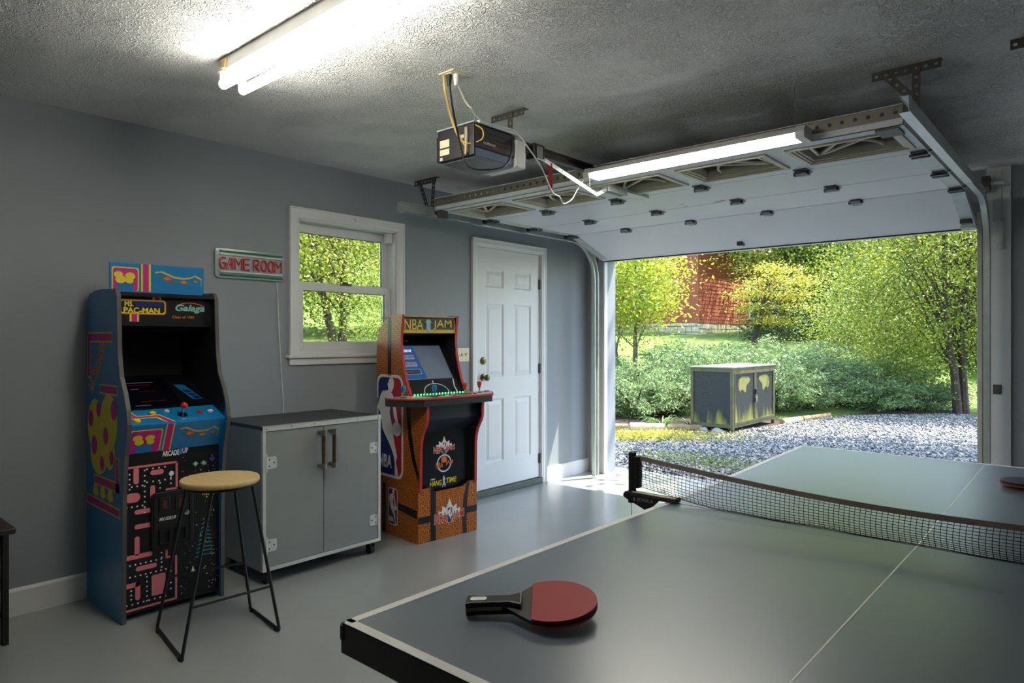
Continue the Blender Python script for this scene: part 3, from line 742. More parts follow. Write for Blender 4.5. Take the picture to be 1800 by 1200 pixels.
MATB = P('matte_black_interior', (16, 16, 18), rough=0.6)
def profile_panel(prof, y0, y1, name, mat, parent, world=True):
    return MB().prism(prof, ((0,y1,0),(1,0,0),(0,0,1)), 0, y1-y0).build(name, mat, parent, world=world)
def edge_band(prof, y0, y1, name, mat, parent, th=0.004, world=True):
    b = MB(); n = len(prof)
    for i in range(n-1):
        (xa, za), (xb, zb) = prof[i], prof[i+1]; d = Vector((xb-xa, zb-za)); L_ = d.length; d /= L_; nn = Vector((d.y, -d.x))
        a = Vector((xa, za)) - d*0.002; c = Vector((xb, zb)) + d*0.002; e, f = a+nn*th, c+nn*th
        b.add([(a.x,y0,a.y),(c.x,y0,c.y),(f.x,y0,f.y),(e.x,y0,e.y),(a.x,y1,a.y),(c.x,y1,c.y),(f.x,y1,f.y),(e.x,y1,e.y)], [(0,1,2,3),(7,6,5,4),(0,4,5,1),(1,5,6,2),(2,6,7,3),(3,7,4,0)])
    return b.build(name, mat, parent, world=world)

# ------------------------------------------------------------------ blue upright arcade machine
A = thing('arcade_machine', (0.28, 1.40, 0), 'blue upright arcade machine with a red ball joystick and pink maze front', 'arcade machine')
Y0, Y1 = 1.158, 1.640
front = [(0.505,0.0),(0.517,0.62),(0.538,0.787),(0.566,0.87),(0.578,0.935),(0.563,1.0),(0.531,1.075),(0.480,1.149),(0.456,1.25),(0.447,1.40),(0.440,1.53),(0.425,1.556),(0.40,1.566)]
prof = [(0.022,0.0)] + front + [(0.25,1.573),(0.13,1.568),(0.06,1.555),(0.03,1.535),(0.022,1.50)]
profile_panel(prof, Y0, Y0+0.016, 'side_panel', SIDEB, A); profile_panel(prof, Y1-0.016, Y1, 'side_panel', SIDEB, A)
edge_band(front, Y0-0.001, Y0+0.018, 'edge_moulding', TMOLD, A); edge_band(front, Y1-0.018, Y1+0.001, 'edge_moulding', TMOLD, A)
yi0, yi1 = Y0+0.016, Y1-0.016
MB().box((0.03, yi0, 0.02), (0.05, yi1, 1.55)).build('back_panel', MATB, A)
MB().box((0.05, yi0, 1.535), (0.43, yi1, 1.553)).build('top_panel', BLK, A)
MB().box((0.390, yi0, 1.400), (0.400, yi1, 1.545)).build('marquee', BLK, A)
MB().prism([(0.395,1.400),(0.05,1.33),(0.05,1.345),(0.395,1.412)], ((0,yi1,0),(1,0,0),(0,0,1)), 0, yi1-yi0).build('speaker_panel', MATB, A)
MB().box((0.385, yi0, 1.392), (0.406, yi1, 1.402)).build('marquee_rail', BLK, A)
fm = ((0.400, 1.180-1.196*0.9835, 1.33-1.33*0.985), (0,0.9835,0), (0,0,0.985))
q = lambda y0, z0, y1, z1: [(y0,z0),(y1,z0),(y1,z1),(y0,z1)]
# black inner cheeks
chk = [(0.05,0.99),(0.42,0.99),(0.545,0.945),(0.556,1.0),(0.526,1.073),(0.476,1.147),(0.452,1.25),(0.443,1.40),(0.436,1.53),(0.05,1.53)]
for (a, b) in ((yi0, yi0+0.002), (yi1-0.002, yi1)): profile_panel(chk, a, b, 'inner_cheek', MATB, A)
# marquee print
for (a, b, c, d) in ((1.351,1.514,1.393,1.543), (1.245,1.414,1.288,1.456)):
    flat('stripe', q(a,b,c,d), fm, YEL, A, h=0.0003); flat('stripe', q(a+0.009,b,c-0.009,d), fm, MAG, A, h=0.0008)
for (g, mt, hh) in ((0.0, ORG, 0.001), (0.004, YEL, 0.0015), (0.008, BLK, 0.002)):
    flat('title_plate', rrect(1.197+g,1.450+g,1.416-g,1.524-g,0.014), fm, mt, A, h=hh)
flat('title_field', [(1.262,1.514),(1.408,1.514),(1.39,1.488),(1.28,1.488)], fm, NAVY, A, h=0.0026)
text('lettering', 'MS.', fm, (1.221,1.488,1.262,1.514), YEL, A, h=0.003, off=0.03)
text('lettering', 'PAC-MAN', fm, (1.217,1.456,1.385,1.484), YEL, A, h=0.003, off=0.035)
text('lettering', 'Galaga', fm, (1.462,1.462,1.612,1.506), C('print_mint', (126, 186, 168)), A, h=0.001, off=0.03, shear=0.25)
arc = [(1.47+0.14*t, 1.492+0.026*math.sin(math.pi*(0.15+0.75*t))) for t in [k/10 for k in range(11)]]
flat('swoosh', arc + [(y, z-0.004) for y, z in arc[::-1]], fm, ORG, A, h=0.0006)
text('lettering', 'Class of 1981', fm, (1.446,1.434,1.556,1.448), ORG, A, h=0.001, off=0.01)
# topper
MB().box((0.292, 1.172, 1.550), (0.300, 1.632, 1.706)).build('topper', BLU, A, bev=0.004)
ft = ((0.300, 0, 0), (0,1,0), (0,0,1))
for (g, mt, hh) in ((0.0, YEL, 0.0003), (0.006, MAG, 0.0007)):
    flat('art_frame', rrect(1.182+g,1.566,1.306-g,1.684-g,0.012), ft, mt, A, h=hh)
flat('art_field', q(1.206,1.567,1.28,1.605), ft, BLU, A, h=0.0013)
for (yy, zz, r_) in ((1.212,1.645,0.020), (1.265,1.640,0.023), (1.222,1.622,0.024), (1.262,1.617,0.018)): flat('yellow_motif', ellipse(yy,zz,r_,r_*0.8), ft, YEL, A, h=0.0018+r_*0.02)
flat('stripe', q(1.316,1.566,1.362,1.705), ft, YEL, A, h=0.0003); flat('stripe', q(1.324,1.566,1.352,1.705), ft, MAG, A, h=0.0008)
def ribbon(fr, y0, y1, z0, sc, parent):
    pts = [(0,0.9),(0.15,0.95),(0.4,0.70),(0.6,0.66),(0.75,0.72),(0.86,0.85),(1.0,0.68),(0.99,0.30)]
    up = [(y0+(y1-y0)*u, z0+sc*v) for u, v in pts]
    flat('ribbon', up + [(y-0.004, z-0.009) for y, z in up[::-1]], fr, C('print_gold', (196, 168, 50)), parent)
    for (u, v, s_, mt) in ((0.12,0.58,0.9,GRN), (0.24,0.56,1.3,ORG), (0.30,0.45,0.9,RED), (0.42,0.36,0.9,GRN), (0.60,0.42,1.1,ORG), (0.66,0.34,0.7,GRN), (0.86,0.5,0.7,ORG)):
        cx, cz, r_ = y0+(y1-y0)*u, z0+sc*v, 0.009*s_
        flat('lozenge', [(cx-2*r_,cz),(cx,cz-r_),(cx+2*r_,cz),(cx,cz+r_)], fr, mt, parent, h=0.0012)
ribbon(ft, 1.385, 1.618, 1.585, 0.095, A)
# bezel, screen
sv = Vector((0.415-0.085, 0, 0.985-1.135)).normalized()
fsn = ((0.415, 0, 0.985), (0,1,0), tuple(-sv))
MB().prism(q(yi0,0,yi1,0.36), fsn, -0.012, 0).build('bezel', BLK, A)
MB().prism(q(1.185,0.02,1.485,0.31), fsn, 0, 0.003).build('screen', SCR, A)
SCT = mat_emit('screen_text_glow', (150, 150, 190), 0.12); SCRD = mat_emit('screen_red_glow', (180, 50, 50), 0.08)
for (a, b, c, d, mt) in ((1.29,0.245,1.40,0.249,SCRD),(1.25,0.27,1.42,0.274,SCT),(1.29,0.20,1.33,0.206,SCT),(1.33,0.175,1.40,0.178,SCRD),(1.30,0.07,1.42,0.074,SCRD),(1.26,0.03,1.33,0.035,SCT)):
    flat('screen_text', q(a,b,c,d), fsn, mt, A, h=0.0031)
flat('bezel_art', [(1.512,0.235),(1.565,0.235),(1.60,0.07),(1.55,0.07)], fsn, BLU, A)
for k in range(3): flat('bezel_art', [(1.533+0.012*k,0.175-0.036*k),(1.568+0.010*k,0.175-0.036*k),(1.576+0.010*k,0.146-0.036*k),(1.540+0.012*k,0.146-0.036*k)], fsn, C('print_deep_blue', (12, 40, 96)), A, h=0.0012)
flat('bezel_art', [(1.174,0.0),(1.21,0.0),(1.174,0.12)], fsn, YEL, A); flat('bezel_art', [(1.174,0.0),(1.20,0.0),(1.174,0.09)], fsn, MAG, A, h=0.001)
# control panel
tp = Vector((0.415-0.556, 0, 0.985-0.930)); tl = tp.length; tp.normalize()
fc = ((0.556, yi0, 0.930), (0,1,0), tuple(tp)); Wd = yi1-yi0
MB().prism(q(0,0,Wd,tl), fc, -0.018, 0).build('control_panel', BLU, A, bev=0.004)
fp = Vector((0.556-0.490, 0, 0.925-0.785)); fl = fp.length; fp.normalize()
ff = ((0.490, yi0, 0.785), (0,1,0), tuple(fp))
MB().prism(q(0,0,Wd,fl), ff, -0.014, 0).build('panel_front', BLU, A, bev=0.003)
# front print
for (g, mt, hh) in ((0.0, YEL, 0.0003), (0.005, MAG, 0.0008)): flat('art_frame', rrect(0.004+g,0.002,0.155-g,0.128-g,0.014), ff, mt, A, h=hh)
flat('art_field', q(0.045,0.002,0.115,0.045), ff, BLU, A, h=0.0014)
for (yy, zz, r_) in ((0.045,0.085,0.022), (0.10,0.082,0.022), (0.055,0.062,0.02), (0.105,0.060,0.018)): flat('yellow_motif', ellipse(yy,zz,r_,r_*0.75), ff, YEL, A, h=0.0019+r_*0.02)
flat('stripe', q(0.166,0.001,0.206,0.152), ff, YEL, A, h=0.0003); flat('stripe', q(0.172,0.001,0.199,0.152), ff, MAG, A, h=0.0008)
ribbon(ff, 0.235, 0.43, 0.03, 0.10, A)
flat('stripe', [(0,0.075),(0,0.128),(0.05,0.128),(0.06,0.085),(0.16,0.085),(0.206,0.0),(0.166,0.0),(0.135,0.055),(0.03,0.055)], fc, YEL, A, h=0.0003)
flat('stripe', [(0,0.085),(0,0.120),(0.044,0.120),(0.054,0.077),(0.155,0.077),(0.199,0.0),(0.172,0.0),(0.143,0.062),(0.035,0.062)], fc, MAG, A, h=0.0008)
text('lettering', 'SELECT', fc, (0.245,0.012,0.31,0.019), WHT, A)
fo, fX, fY = Vector(fc[0]), Vector(fc[1]), Vector(fc[2]); fN = fX.cross(fY)
def button(u, v, mat, r=0.0155, parent=A):
    p = fo + fX*u + fY*v
    b = MB(); b.tube([p, p+fN*0.006], [r, r], 18).tube([p+fN*0.006, p+fN*0.009, p+fN*0.010], [r*0.8, r*0.75, r*0.4], 18)
    return b.build('button', mat, parent, smooth=True)
BY = C('button_yellow', (226, 200, 30), 0.25); BR = C('button_red', (204, 36, 28), 0.25); BW = C('button_white', (226, 226, 222), 0.25)
for (u, v, mt, r_) in ((0.018,0.074,BY,0.0155),(0.042,0.032,BY,0.0155),(0.135,0.100,BY,0.0155),(0.205,0.110,BW,0.012),(0.352,0.072,BR,0.0135),(0.405,0.075,BW,0.014)): button(u, v, mt, r_)
def joystick(p, n, col, parent, bat=False, h=0.05):
    p = Vector(p); n = Vector(n)
    MB().tube([p, p+n*0.003], [0.023, 0.023], 20).build('joystick_disc', BLACK, parent)
    MB().tube([p, p+n*h], [0.005, 0.005], 10).build('joystick_shaft', STEEL, parent)
    if bat: MB().tube([p+n*h*0.55, p+n*h*0.62, p+n*h*0.95, p+n*h*1.18, p+n*h*1.28, p+n*h*1.31], [0.007, 0.010, 0.0155, 0.0168, 0.012, 0.002], 14).build('joystick_bat', col, parent, smooth=True)
    else: MB().ball(p+n*(h+0.010), 0.0165, 16, 10).build('joystick_ball', col, parent, smooth=True)
joystick(fo+fX*0.262+fY*0.062, fN, BR, A, h=0.042)
# lower front
MB().box((0.474, yi0, 0.03), (0.486, yi1, 0.792)).build('front_panel', BLK, A)
fl_ = ((0.486, 0, 0), (0,1,0), (0,0,1))
text('lettering', 'ARCADE', fl_, (1.345,0.755,1.425,0.782), WHT, A, off=0.03); text('lettering', '1', fl_, (1.428,0.757,1.437,0.788), C('print_blue', (70, 120, 220)), A, off=0.03); text('lettering', 'UP', fl_, (1.440,0.760,1.468,0.786), WHT, A, off=0.03)
def bar(y0, z0, y1, z1, mt=PINK, r_=None): flat('maze_bar', rrect(y0,z0,y1,z1,(min(y1-y0,z1-z0)/2-1e-4) if r_ is None else r_, 4), fl_, mt, A, h=0.0005)
for b_ in ((1.178,0.716,1.418,0.726),(1.408,0.590,1.418,0.726),(1.215,0.640,1.239,0.720),(1.290,0.672,1.352,0.696),(1.360,0.588,1.418,0.598),(1.290,0.520,1.312,0.624),(1.178,0.556,1.245,0.600),(1.220,0.496,1.312,0.518),(1.220,0.426,1.312,0.448),(1.290,0.360,1.312,0.448),
           (1.220,0.300,1.242,0.392),(1.178,0.286,1.300,0.308),(1.225,0.226,1.320,0.248),(1.178,0.154,1.245,0.176),(1.223,0.090,1.245,0.176),(1.405,0.052,1.415,0.262),(1.178,0.044,1.415,0.054),(1.360,0.256,1.390,0.266),(1.360,0.262,1.370,0.30)): bar(*b_)
bar(1.296,0.090,1.360,0.190, r_=0.008)
dots = MB()
def dotline(y0, z0, y1, z1, n):
    for k in range(n):
        t = k/(n-1); dots.prism(ellipse(y0+(y1-y0)*t, z0+(z1-z0)*t, 0.0042, 0.0042, 8), fl_, 0.0005, 0.001)
for L_ in ((1.198,0.60+.02,1.198,0.69,4),(1.265,0.50,1.265,0.70,9),(1.275,0.705,1.385,0.705,5),(1.385,0.62,1.385,0.705,4),(1.275,0.642,1.385,0.642,5),(1.185,0.535,1.255,0.535,4),(1.185,0.63,1.255,0.63,4),(1.335,0.58,1.335,0.63,3),
           (1.200,0.205,1.385,0.205,9),(1.275,0.075,1.275,0.190,6),(1.385,0.075,1.385,0.190,5),(1.185,0.075,1.385,0.075,9),(1.200,0.26,1.34,0.26,7),(1.205,0.10,1.205,0.14,3),(1.342,0.22,1.342,0.29,4)): dotline(*L_)
dots.build('maze_dots', WHT, A, kind='stuff')
flat('power_dot', ellipse(1.388,0.668,0.012,0.012,14), fl_, WHT, A, h=0.001)
rs = random.Random(3); sp = {}
for k in range(120):
    y, z = rs.uniform(1.43,1.615), rs.uniform(0.06,0.74); mt = rs.choice(['w','w','y','p','r']); s_ = rs.uniform(0.0012,0.0028)
    sp.setdefault(mt, MB()).prism(q(y-s_,z-s_,y+s_,z+s_), fl_, 0.0004, 0.0008)
for k in range(60):
    y, z = 1.565+rs.gauss(0,0.018), 0.555+rs.gauss(0,0.022); s_ = rs.uniform(0.001,0.0026)
    sp['y'].prism(q(y-s_,z-s_,y+s_,z+s_), fl_, 0.0004, 0.0008)
for k_, mt in (('w',WHT),('y',YEL),('p',PURP),('r',RED)):
    if k_ in sp: sp[k_].build('star_dots', mt, A, kind='stuff')
for k in range(9):
    z = 0.235+0.02*k; hw = 0.050-0.0042*k
    a_ = [(1.553+hw*t, z-0.006*t*t*1.0) for t in [j/5 for j in range(-5,6)]]
    flat('beam_line', a_+[(y,zz-0.005) for y,zz in a_[::-1]], fl_, TEAL, A)
for (y, z, mt) in ((1.505,0.70,TEAL),(1.545,0.70,TEAL),(1.590,0.715,PURP)): flat('emblem', [(y-0.016,z),(y,z-0.016),(y+0.016,z),(y,z+0.012)], fl_, mt, A); 
for (y, z) in ((1.505,0.70),(1.545,0.70)): flat('emblem', ellipse(y,z,0.006,0.008,10), fl_, YEL, A, h=0.0012)
flat('emblem', [(1.47,0.15),(1.485,0.165),(1.492,0.19),(1.499,0.165),(1.514,0.15),(1.492,0.158)], fl_, WHT, A)
# coin door
cdm = MB(); cdm.prism(rrect(1.290,0.305,1.490,0.585,0.022), fl_, 0, 0.014)
cd_ = cdm.build('coin_door', BLACK, A, bev=0.003)
b = MB(); ring(b, rrect(1.300,0.316,1.480,0.574,0.018), rrect(1.310,0.326,1.470,0.564,0.012), fl_, 0.0135, 0.018); b.build('rim', BLACK, cd_)
for y in (1.325, 1.400):
    MB().prism(q(y,0.49,y+0.05,0.56), fl_, 0.013, 0.020).build('coin_slot', BLACK, cd_, bev=0.003)
    flat('reject_button', q(y+0.016,0.505,y+0.036,0.545), fl_, C('dark_red_lens', (92, 40, 34), 0.3), cd_, h=0.0202)
    b = MB(); ring(b, q(y,0.335,y+0.052,0.405), q(y+0.006,0.341,y+0.046,0.399), fl_, 0.013, 0.024); b.build('coin_return', BLACK, cd_)
MB().lathe([(0.012,0),(0.012,0.008),(0.006,0.010),(0,0.010)], (0.50, 1.453, 0.468), 16, 'X').build('lock', STEEL, cd_, smooth=True)
text('lettering', 'ARCADE1UP', fl_, (1.325,0.447,1.405,0.463), WHT, cd_, h=0.0145, off=0.02)
# side art
fa = ((0, Y0, 0), (1,0,0), (0,0,1))
SM, SY = MAG, YEL
def band(poly, inset=0.008):
    flat('side_band', poly, fa, SY, A, h=0.0002)
    cx = sum(p[0] for p in poly)/len(poly); cz = sum(p[1] for p in poly)/len(poly)
def rectband(x0, z0, x1, z1): flat('side_band', q(x0,z0,x1,z1), fa, SY, A, h=0.0002); flat('side_band', q(x0+0.007,z0+0.007,x1-0.007,z1-0.007), fa, SM, A, h=0.0007)
rectband(0.045,1.312,0.385,1.362); rectband(0.035,1.13,0.080,1.362); rectband(0.215,1.060,0.455,1.108); rectband(0.130,0.605,0.475,0.655); rectband(0.425,0.605,0.475,0.77)
for (hh, mt, g) in ((0.0002, SY, 0.0), (0.0007, SM, 0.007)):
    flat('side_band', [(0.02+g,0.495+g),(0.485-g,0.487+g),(0.485-g,0.532-g),(0.02+g,0.545-g)], fa, mt, A, h=hh)
c45, s45 = math.cos(R(52)), math.sin(R(52))
fd = ((0.075, Y0, 1.075), (c45,0,s45), (-s45,0,c45))
text('lettering', 'MS. PAC-MAN', fd, (0,-0.045,0.30,0.035), SY, A, h=0.0004, off=0.06); text('lettering', 'MS. PAC-MAN', fd, (0.004,-0.041,0.296,0.031), SM, A, h=0.001, off=0.0)
for (x, z, rx_, rz_) in ((0.15,0.90,0.11,0.13),(0.34,0.93,0.115,0.135),(0.20,0.76,0.12,0.10),(0.35,0.79,0.07,0.09)):
    flat('side_motif', ellipse(x,z,rx_,rz_), fa, SY, A, h=0.0004+rx_*0.006)
for (x, z, r_) in ((0.09,0.93,0.035),(0.20,0.98,0.03),(0.41,0.99,0.04),(0.30,0.86,0.035),(0.14,0.80,0.04),(0.38,0.76,0.028),(0.25,0.72,0.03)):
    flat('side_motif', ellipse(x,z,r_,r_*1.2), fa, SM, A, h=0.0018)
for x in (0.16,0.26,0.36): flat('side_motif', [(x-0.045,0.56),(x-0.01,0.545),(x+0.04,0.56),(x+0.02,0.60),(x-0.015,0.63)], fa, SY, A, h=0.0004)

# ------------------------------------------------------------------ basketball arcade machine
ROT = -R(5.33)
B = thing('arcade_machine', (0.597, 2.877, 0), 'basketball patterned arcade machine with a wide four player deck and green lights', 'arcade machine', rotz=ROT)
BX = XF[B.name]
def LF(o, X, Y):
    return (tuple(BX @ Vector(o)), tuple(BX.to_3x3() @ Vector(X)), tuple(BX.to_3x3() @ Vector(Y)))
BALL = mat_basketball(); TRED = P('red_edge_moulding', (190, 48, 44), rough=0.4)
def lb(a, b, name, mat, parent=B, **k): return MB().box(a, b).build(name, mat, parent, world=False, **k)
HW = 0.495
# riser
lb((-0.50,0,0),(-0.012,0.014,0.349),'riser_side',BALL); lb((-0.50,HW-0.014,0),(-0.012,HW,0.349),'riser_side',BALL); lb((-0.50,0.014,0.01),(-0.488,HW-0.014,0.34),'riser_back',BLK)
rp = [(0,0),(HW,0),(HW,0.350),(0.43,0.350),(0.405,0.338),(0.375,0.322),(0.14,0.318),(0.115,0.345),(0.10,0.351),(0,0.349)]
MB().prism(rp, ((-0.014,0,0),(0,1,0),(0,0,1)), 0, 0.014).build('riser_front', BALL, B, world=False)
fr_ = LF((0,0,0),(0,1,0),(0,0,1))
for poly in ([(0.098,0),(0.142,0),(0.142,0.318),(0.115,0.345),(0.098,0.351)], [(0.37,0),(0.405,0),(0.402,0.12),(0.408,0.22),(0.43,0.349),(0.40,0.335),(0.375,0.24),(0.366,0.12)], [(0,0.128),(0.10,0.128),(0.10,0.172),(0,0.172)], [(0.40,0.134),(HW,0.134),(HW,0.178),(0.40,0.178)]):
    flat('seam', poly, fr_, BLK, B)
def jam_logo(fr, cx, cz, s_, parent, h=0.001):
    star = [(cx+s_*u, cz+s_*v) for u, v in ((-0.20,-0.03),(-0.22,0.05),(-0.15,0.035),(-0.145,0.125),(-0.07,0.075),(-0.045,0.12),(0.0,0.225),(0.045,0.12),(0.07,0.075),(0.145,0.125),(0.15,0.035),(0.22,0.05),(0.20,-0.03))]
    flat('logo_burst', star, fr, WHT, parent, h=h)
    for (tx, a_, b2) in (('NBA', -0.30, -0.045), ('JAM', 0.06, 0.30)):
        text('lettering', tx, fr, (cx+a_*s_, cz-0.15*s_, cx+b2*s_, cz+0.02*s_), WHT, parent, h=h+0.0005, off=0.06)
        text('lettering', tx, fr, (cx+a_*s_+0.006*s_, cz-0.144*s_, cx+b2*s_-0.006*s_, cz+0.014*s_), C('print_logo_red', (206, 66, 34)), parent, h=h+0.0012, off=0.02)
    league_badge(fr, cx-0.04*s_, cz-0.165*s_, cx+0.055*s_, cz+0.085*s_, parent, h+0.0012, word=False)
SIL = [(205,120),(180,150),(178,175),(168,186),(173,207),(178,245),(168,251),(120,262),(100,300),(75,400),(78,440),(95,470),(120,640),(160,720),(200,800),(225,870),(240,960),(238,1070),(270,1080),(264,1010),(250,940),(262,890),(250,830),(235,760),(215,600),(190,470),(196,420),(205,360),(212,330),(222,400),(232,500),(246,556),(275,560),(262,500),(250,420),(240,340),(222,296),(206,268),(216,250),(230,215),(232,160),(222,130)]
def league_badge(fr, u0, v0, u1, v1, parent, h=0.0006, word=True):
    U = lambda x: u0+(x-62)/256*(u1-u0); V = lambda y: v0+(1105-y)/1010*(v1-v0)
    r_ = (u1-u0)*0.2; g = (u1-u0)*0.06
    flat('badge_border', rrect(u0,v0,u1,v1,r_), fr, WHT, parent, h=h)
    x0, x1 = u0+g, u1-g
    um = (u0+u1)/2
    left = [p for p in rrect(x0,v0+g,x1,v1-g,r_*0.8) if p[0] <= um]; right = [p for p in rrect(x0,v0+g,x1,v1-g,r_*0.8) if p[0] > um]
    flat('badge_field', [(um,v1-g)]+sorted([p for p in left if p[1] > (v0+v1)/2], key=lambda p: -p[0])+sorted([p for p in left if p[1] <= (v0+v1)/2], key=lambda p: p[0])+[(U(245),v0+g)], fr, NAVY, parent, h=h+0.0004)
    flat('badge_field', [(um,v1-g)]+sorted([p for p in right if p[1] > (v0+v1)/2], key=lambda p: p[0])+sorted([p for p in right if p[1] <= (v0+v1)/2], key=lambda p: -p[0])+[(U(245),v0+g)], fr, CRIM, parent, h=h+0.0004)
    flat('badge_player', [(U(x),V(y)) for x, y in SIL], fr, WHT, parent, h=h+0.0009)
    flat('badge_ball', ellipse(U(258),V(620),(u1-u0)*0.165,(v1-v0)*0.068), fr, WHT, parent, h=h+0.0009)
    if word: text('lettering', 'NBA', fr, (U(85),V(1015),U(210),V(885)), WHT, parent, h=h+0.0009, off=0.03)
jam_logo(fr_, 0.255, 0.165, 0.42, B)
# upper cabinet
fup = [(0.004,0.335),(0.006,0.36),(0.010,0.615),(0.018,0.67),(0.034,0.715),(0.070,0.775),(0.082,0.81),(0.085,0.90)]
fhi = [(-0.095,0.955),(-0.112,0.975),(-0.142,1.03),(-0.175,1.122),(-0.201,1.216),(-0.213,1.311),(-0.206,1.406),(-0.192,1.490)]
pr = [(-0.505,0.335)] + fup + fhi + [(-0.262,1.494),(-0.33,1.484),(-0.40,1.455),(-0.46,1.405),(-0.495,1.35),(-0.505,1.29)]
ya, yb = 0.006, 0.486
for (a, b_) in ((ya, ya+0.016), (yb-0.016, yb)): profile_panel(pr, a, b_, 'side_panel', BALL, B, world=False)
for (a, b_) in ((ya-0.001, ya+0.018), (yb-0.018, yb+0.001)):
    edge_band(fup, a, b_, 'edge_moulding', TRED, B, 0.005, world=False); edge_band(fhi, a, b_, 'edge_moulding', TRED, B, 0.005, world=False)
fsd = LF((0,ya,0),(1,0,0),(0,0,1))
flat('seam', q(-0.365,1.075,-0.322,1.475), fsd, BLK, B); flat('seam', [(-0.145,0.90),(-0.10,0.90),(-0.085,0.72),(-0.045,0.56),(0.0,0.45),(0.0,0.40),(-0.07,0.52),(-0.115,0.66)], fsd, BLK, B); flat('seam', q(-0.50,0.87,-0.47,0.92), fsd, BLK, B)
league_badge(fsd, -0.50, 0.385, -0.178, 1.085, B)
fsr = LF((0,0,0),(1,0,0),(0,0,1))
league_badge(fsr, -0.345, 0.07, -0.235, 0.320, B); flat('seam', [(-0.232,0.185),(-0.012,0.160),(-0.012,0.215),(-0.232,0.232)], fsr, BLK, B); flat('seam', q(-0.42,0.002,-0.38,0.34), fsr, BLK, B)
flat('rivet', ellipse(-0.245,1.395,0.004,0.004,8), fsd, BLK, B)
yin0, yin1 = ya+0.016, yb-0.016
chk = [(-0.49,0.70),(0.03,0.72),(0.075,0.80),(0.075,0.90),(-0.10,0.955),(-0.147,1.03),(-0.18,1.122),(-0.206,1.216),(-0.218,1.311),(-0.212,1.406),(-0.20,1.47),(-0.45,1.40),(-0.49,1.3)]
for (a, b_) in ((yin0, yin0+0.002), (yin1-0.002, yin1)): profile_panel(chk, a, b_, 'inner_cheek', MATB, B, world=False); profile_panel([(-0.045,0.33),(0.0,0.345),(0.004,0.615),(0.012,0.67),(0.028,0.715),(-0.045,0.715)], a, b_, 'inner_cheek', MATB, B, world=False)
lb((-0.505,yin0,0.34),(-0.49,yin1,1.40),'back_panel',MATB); lb((-0.47,yin0,1.465),(-0.20,yin1,1.478),'top_panel',BLK)
GLB = P('glossy_black_panel', (22, 24, 28), rough=0.18, var=0.05)
lb((-0.055,yin0,0.30),(-0.045,yin1,0.715),'front_panel',GLB)
MB().prism([(-0.055,0.715),(-0.045,0.712),(0.035,0.80),(0.035,0.905),(0.02,0.905),(0.02,0.805)], ((0,yin1,0),(1,0,0),(0,0,1)), 0, yin1-yin0).build('deck_support', P('dark_navy_panel', (28, 40, 56), rough=0.35), B, world=False)
fpn = LF((-0.045,0,0),(0,1,0),(0,0,1))
jam_logo(fpn, 0.245, 0.605, 0.30, B)
b = MB(); ring(b, ellipse(0.245,0.49,0.062,0.060,32), ellipse(0.245,0.49,0.052,0.050,32), fpn, 0.0003, 0.0008); b.build('ring_logo', C('print_ice', (186, 210, 222)), B)
flat('ball_logo', ellipse(0.245,0.515,0.024,0.022,18), fpn, ORG, B, h=0.0006)
text('lettering', 'NBA', fpn, (0.175,0.462,0.235,0.500), ORG, B, h=0.0012, off=0.02); text('lettering', 'JAM', fpn, (0.257,0.470,0.318,0.508), ORG, B, h=0.0012, off=0.02)
text('lettering', 'HANG', fpn, (0.125,0.345,0.225,0.382), YEL, B, h=0.0006, off=0.02, shear=0.2); text('lettering', 'TIME', fpn, (0.262,0.352,0.352,0.388), YEL, B, h=0.0006, off=0.02, shear=0.2); text('lettering', 'NBA', fpn, (0.135,0.388,0.170,0.398), WHT, B, h=0.0006, off=0.03)
flat('figure_mark', [(0.236,0.395),(0.242,0.41),(0.249,0.395),(0.256,0.378),(0.249,0.372),(0.258,0.345),(0.252,0.325),(0.243,0.35),(0.232,0.328),(0.228,0.335),(0.238,0.362),(0.232,0.38)], fpn, C('print_ice', (186, 210, 222)), B)
# deck
dz0, dz1 = 0.898, 0.952
dp = [(-0.115,-0.175),(-0.055,-0.185),(0.045,-0.110),(0.108,-0.03),(0.108,0.545),(0.045,0.60),(-0.055,0.685),(-0.115,0.675)]
dk = MB().prism(dp, ((0,0,0),(1,0,0),(0,1,0)), dz0, dz1-0.008).build('control_deck', P('dark_grey_deck', (46, 52, 50), rough=0.3), B, world=False)
grow = [(x*1.0+(0.006 if x > 0 else -0.0), y+(0.006 if y > 0.25 else -0.006)) for x, y in dp]
MB().prism(grow, ((0,0,0),(1,0,0),(0,1,0)), dz1-0.012, dz1).build('deck_edge', TRED, B, world=False, bev=0.004)
WOOD = P('pale_court_print', (206, 196, 168), rough=0.3, var=0.1)
fdk = LF((0,0,dz1),(1,0,0),(0,1,0))
flat('deck_print', [(x*0.97-0.002, 0.245+(y-0.245)*0.985) for x, y in dp], fdk, WOOD, B, h=0.0002)
flat('deck_print', [(-0.11,0.05),(0.02,0.05),(0.02,0.45),(-0.11,0.45)], fdk, C('print_dark_green', (36, 66, 54)), B, h=0.0008)
for (y0_, y1_, mt) in ((-0.16,-0.08,C('print_light_blue', (70, 140, 180))),(0.56,0.64,C('print_light_blue', (70, 140, 180)))): flat('deck_print', q(-0.08,y0_,-0.03,y1_), fdk, mt, B, h=0.0008)
BLUEB = C('bat_blue', (20, 130, 196), 0.3); REDB = C('bat_red', (214, 52, 34), 0.3)
up3 = BX.to_3x3() @ Vector((0,0,1))
for (x, y, mt) in ((-0.02,-0.10,BLUEB),(0.06,0.085,BLUEB),(0.03,0.365,REDB),(-0.03,0.545,REDB)): joystick(BX @ Vector((x,y,dz1)), up3, mt, B, bat=True, h=0.060)
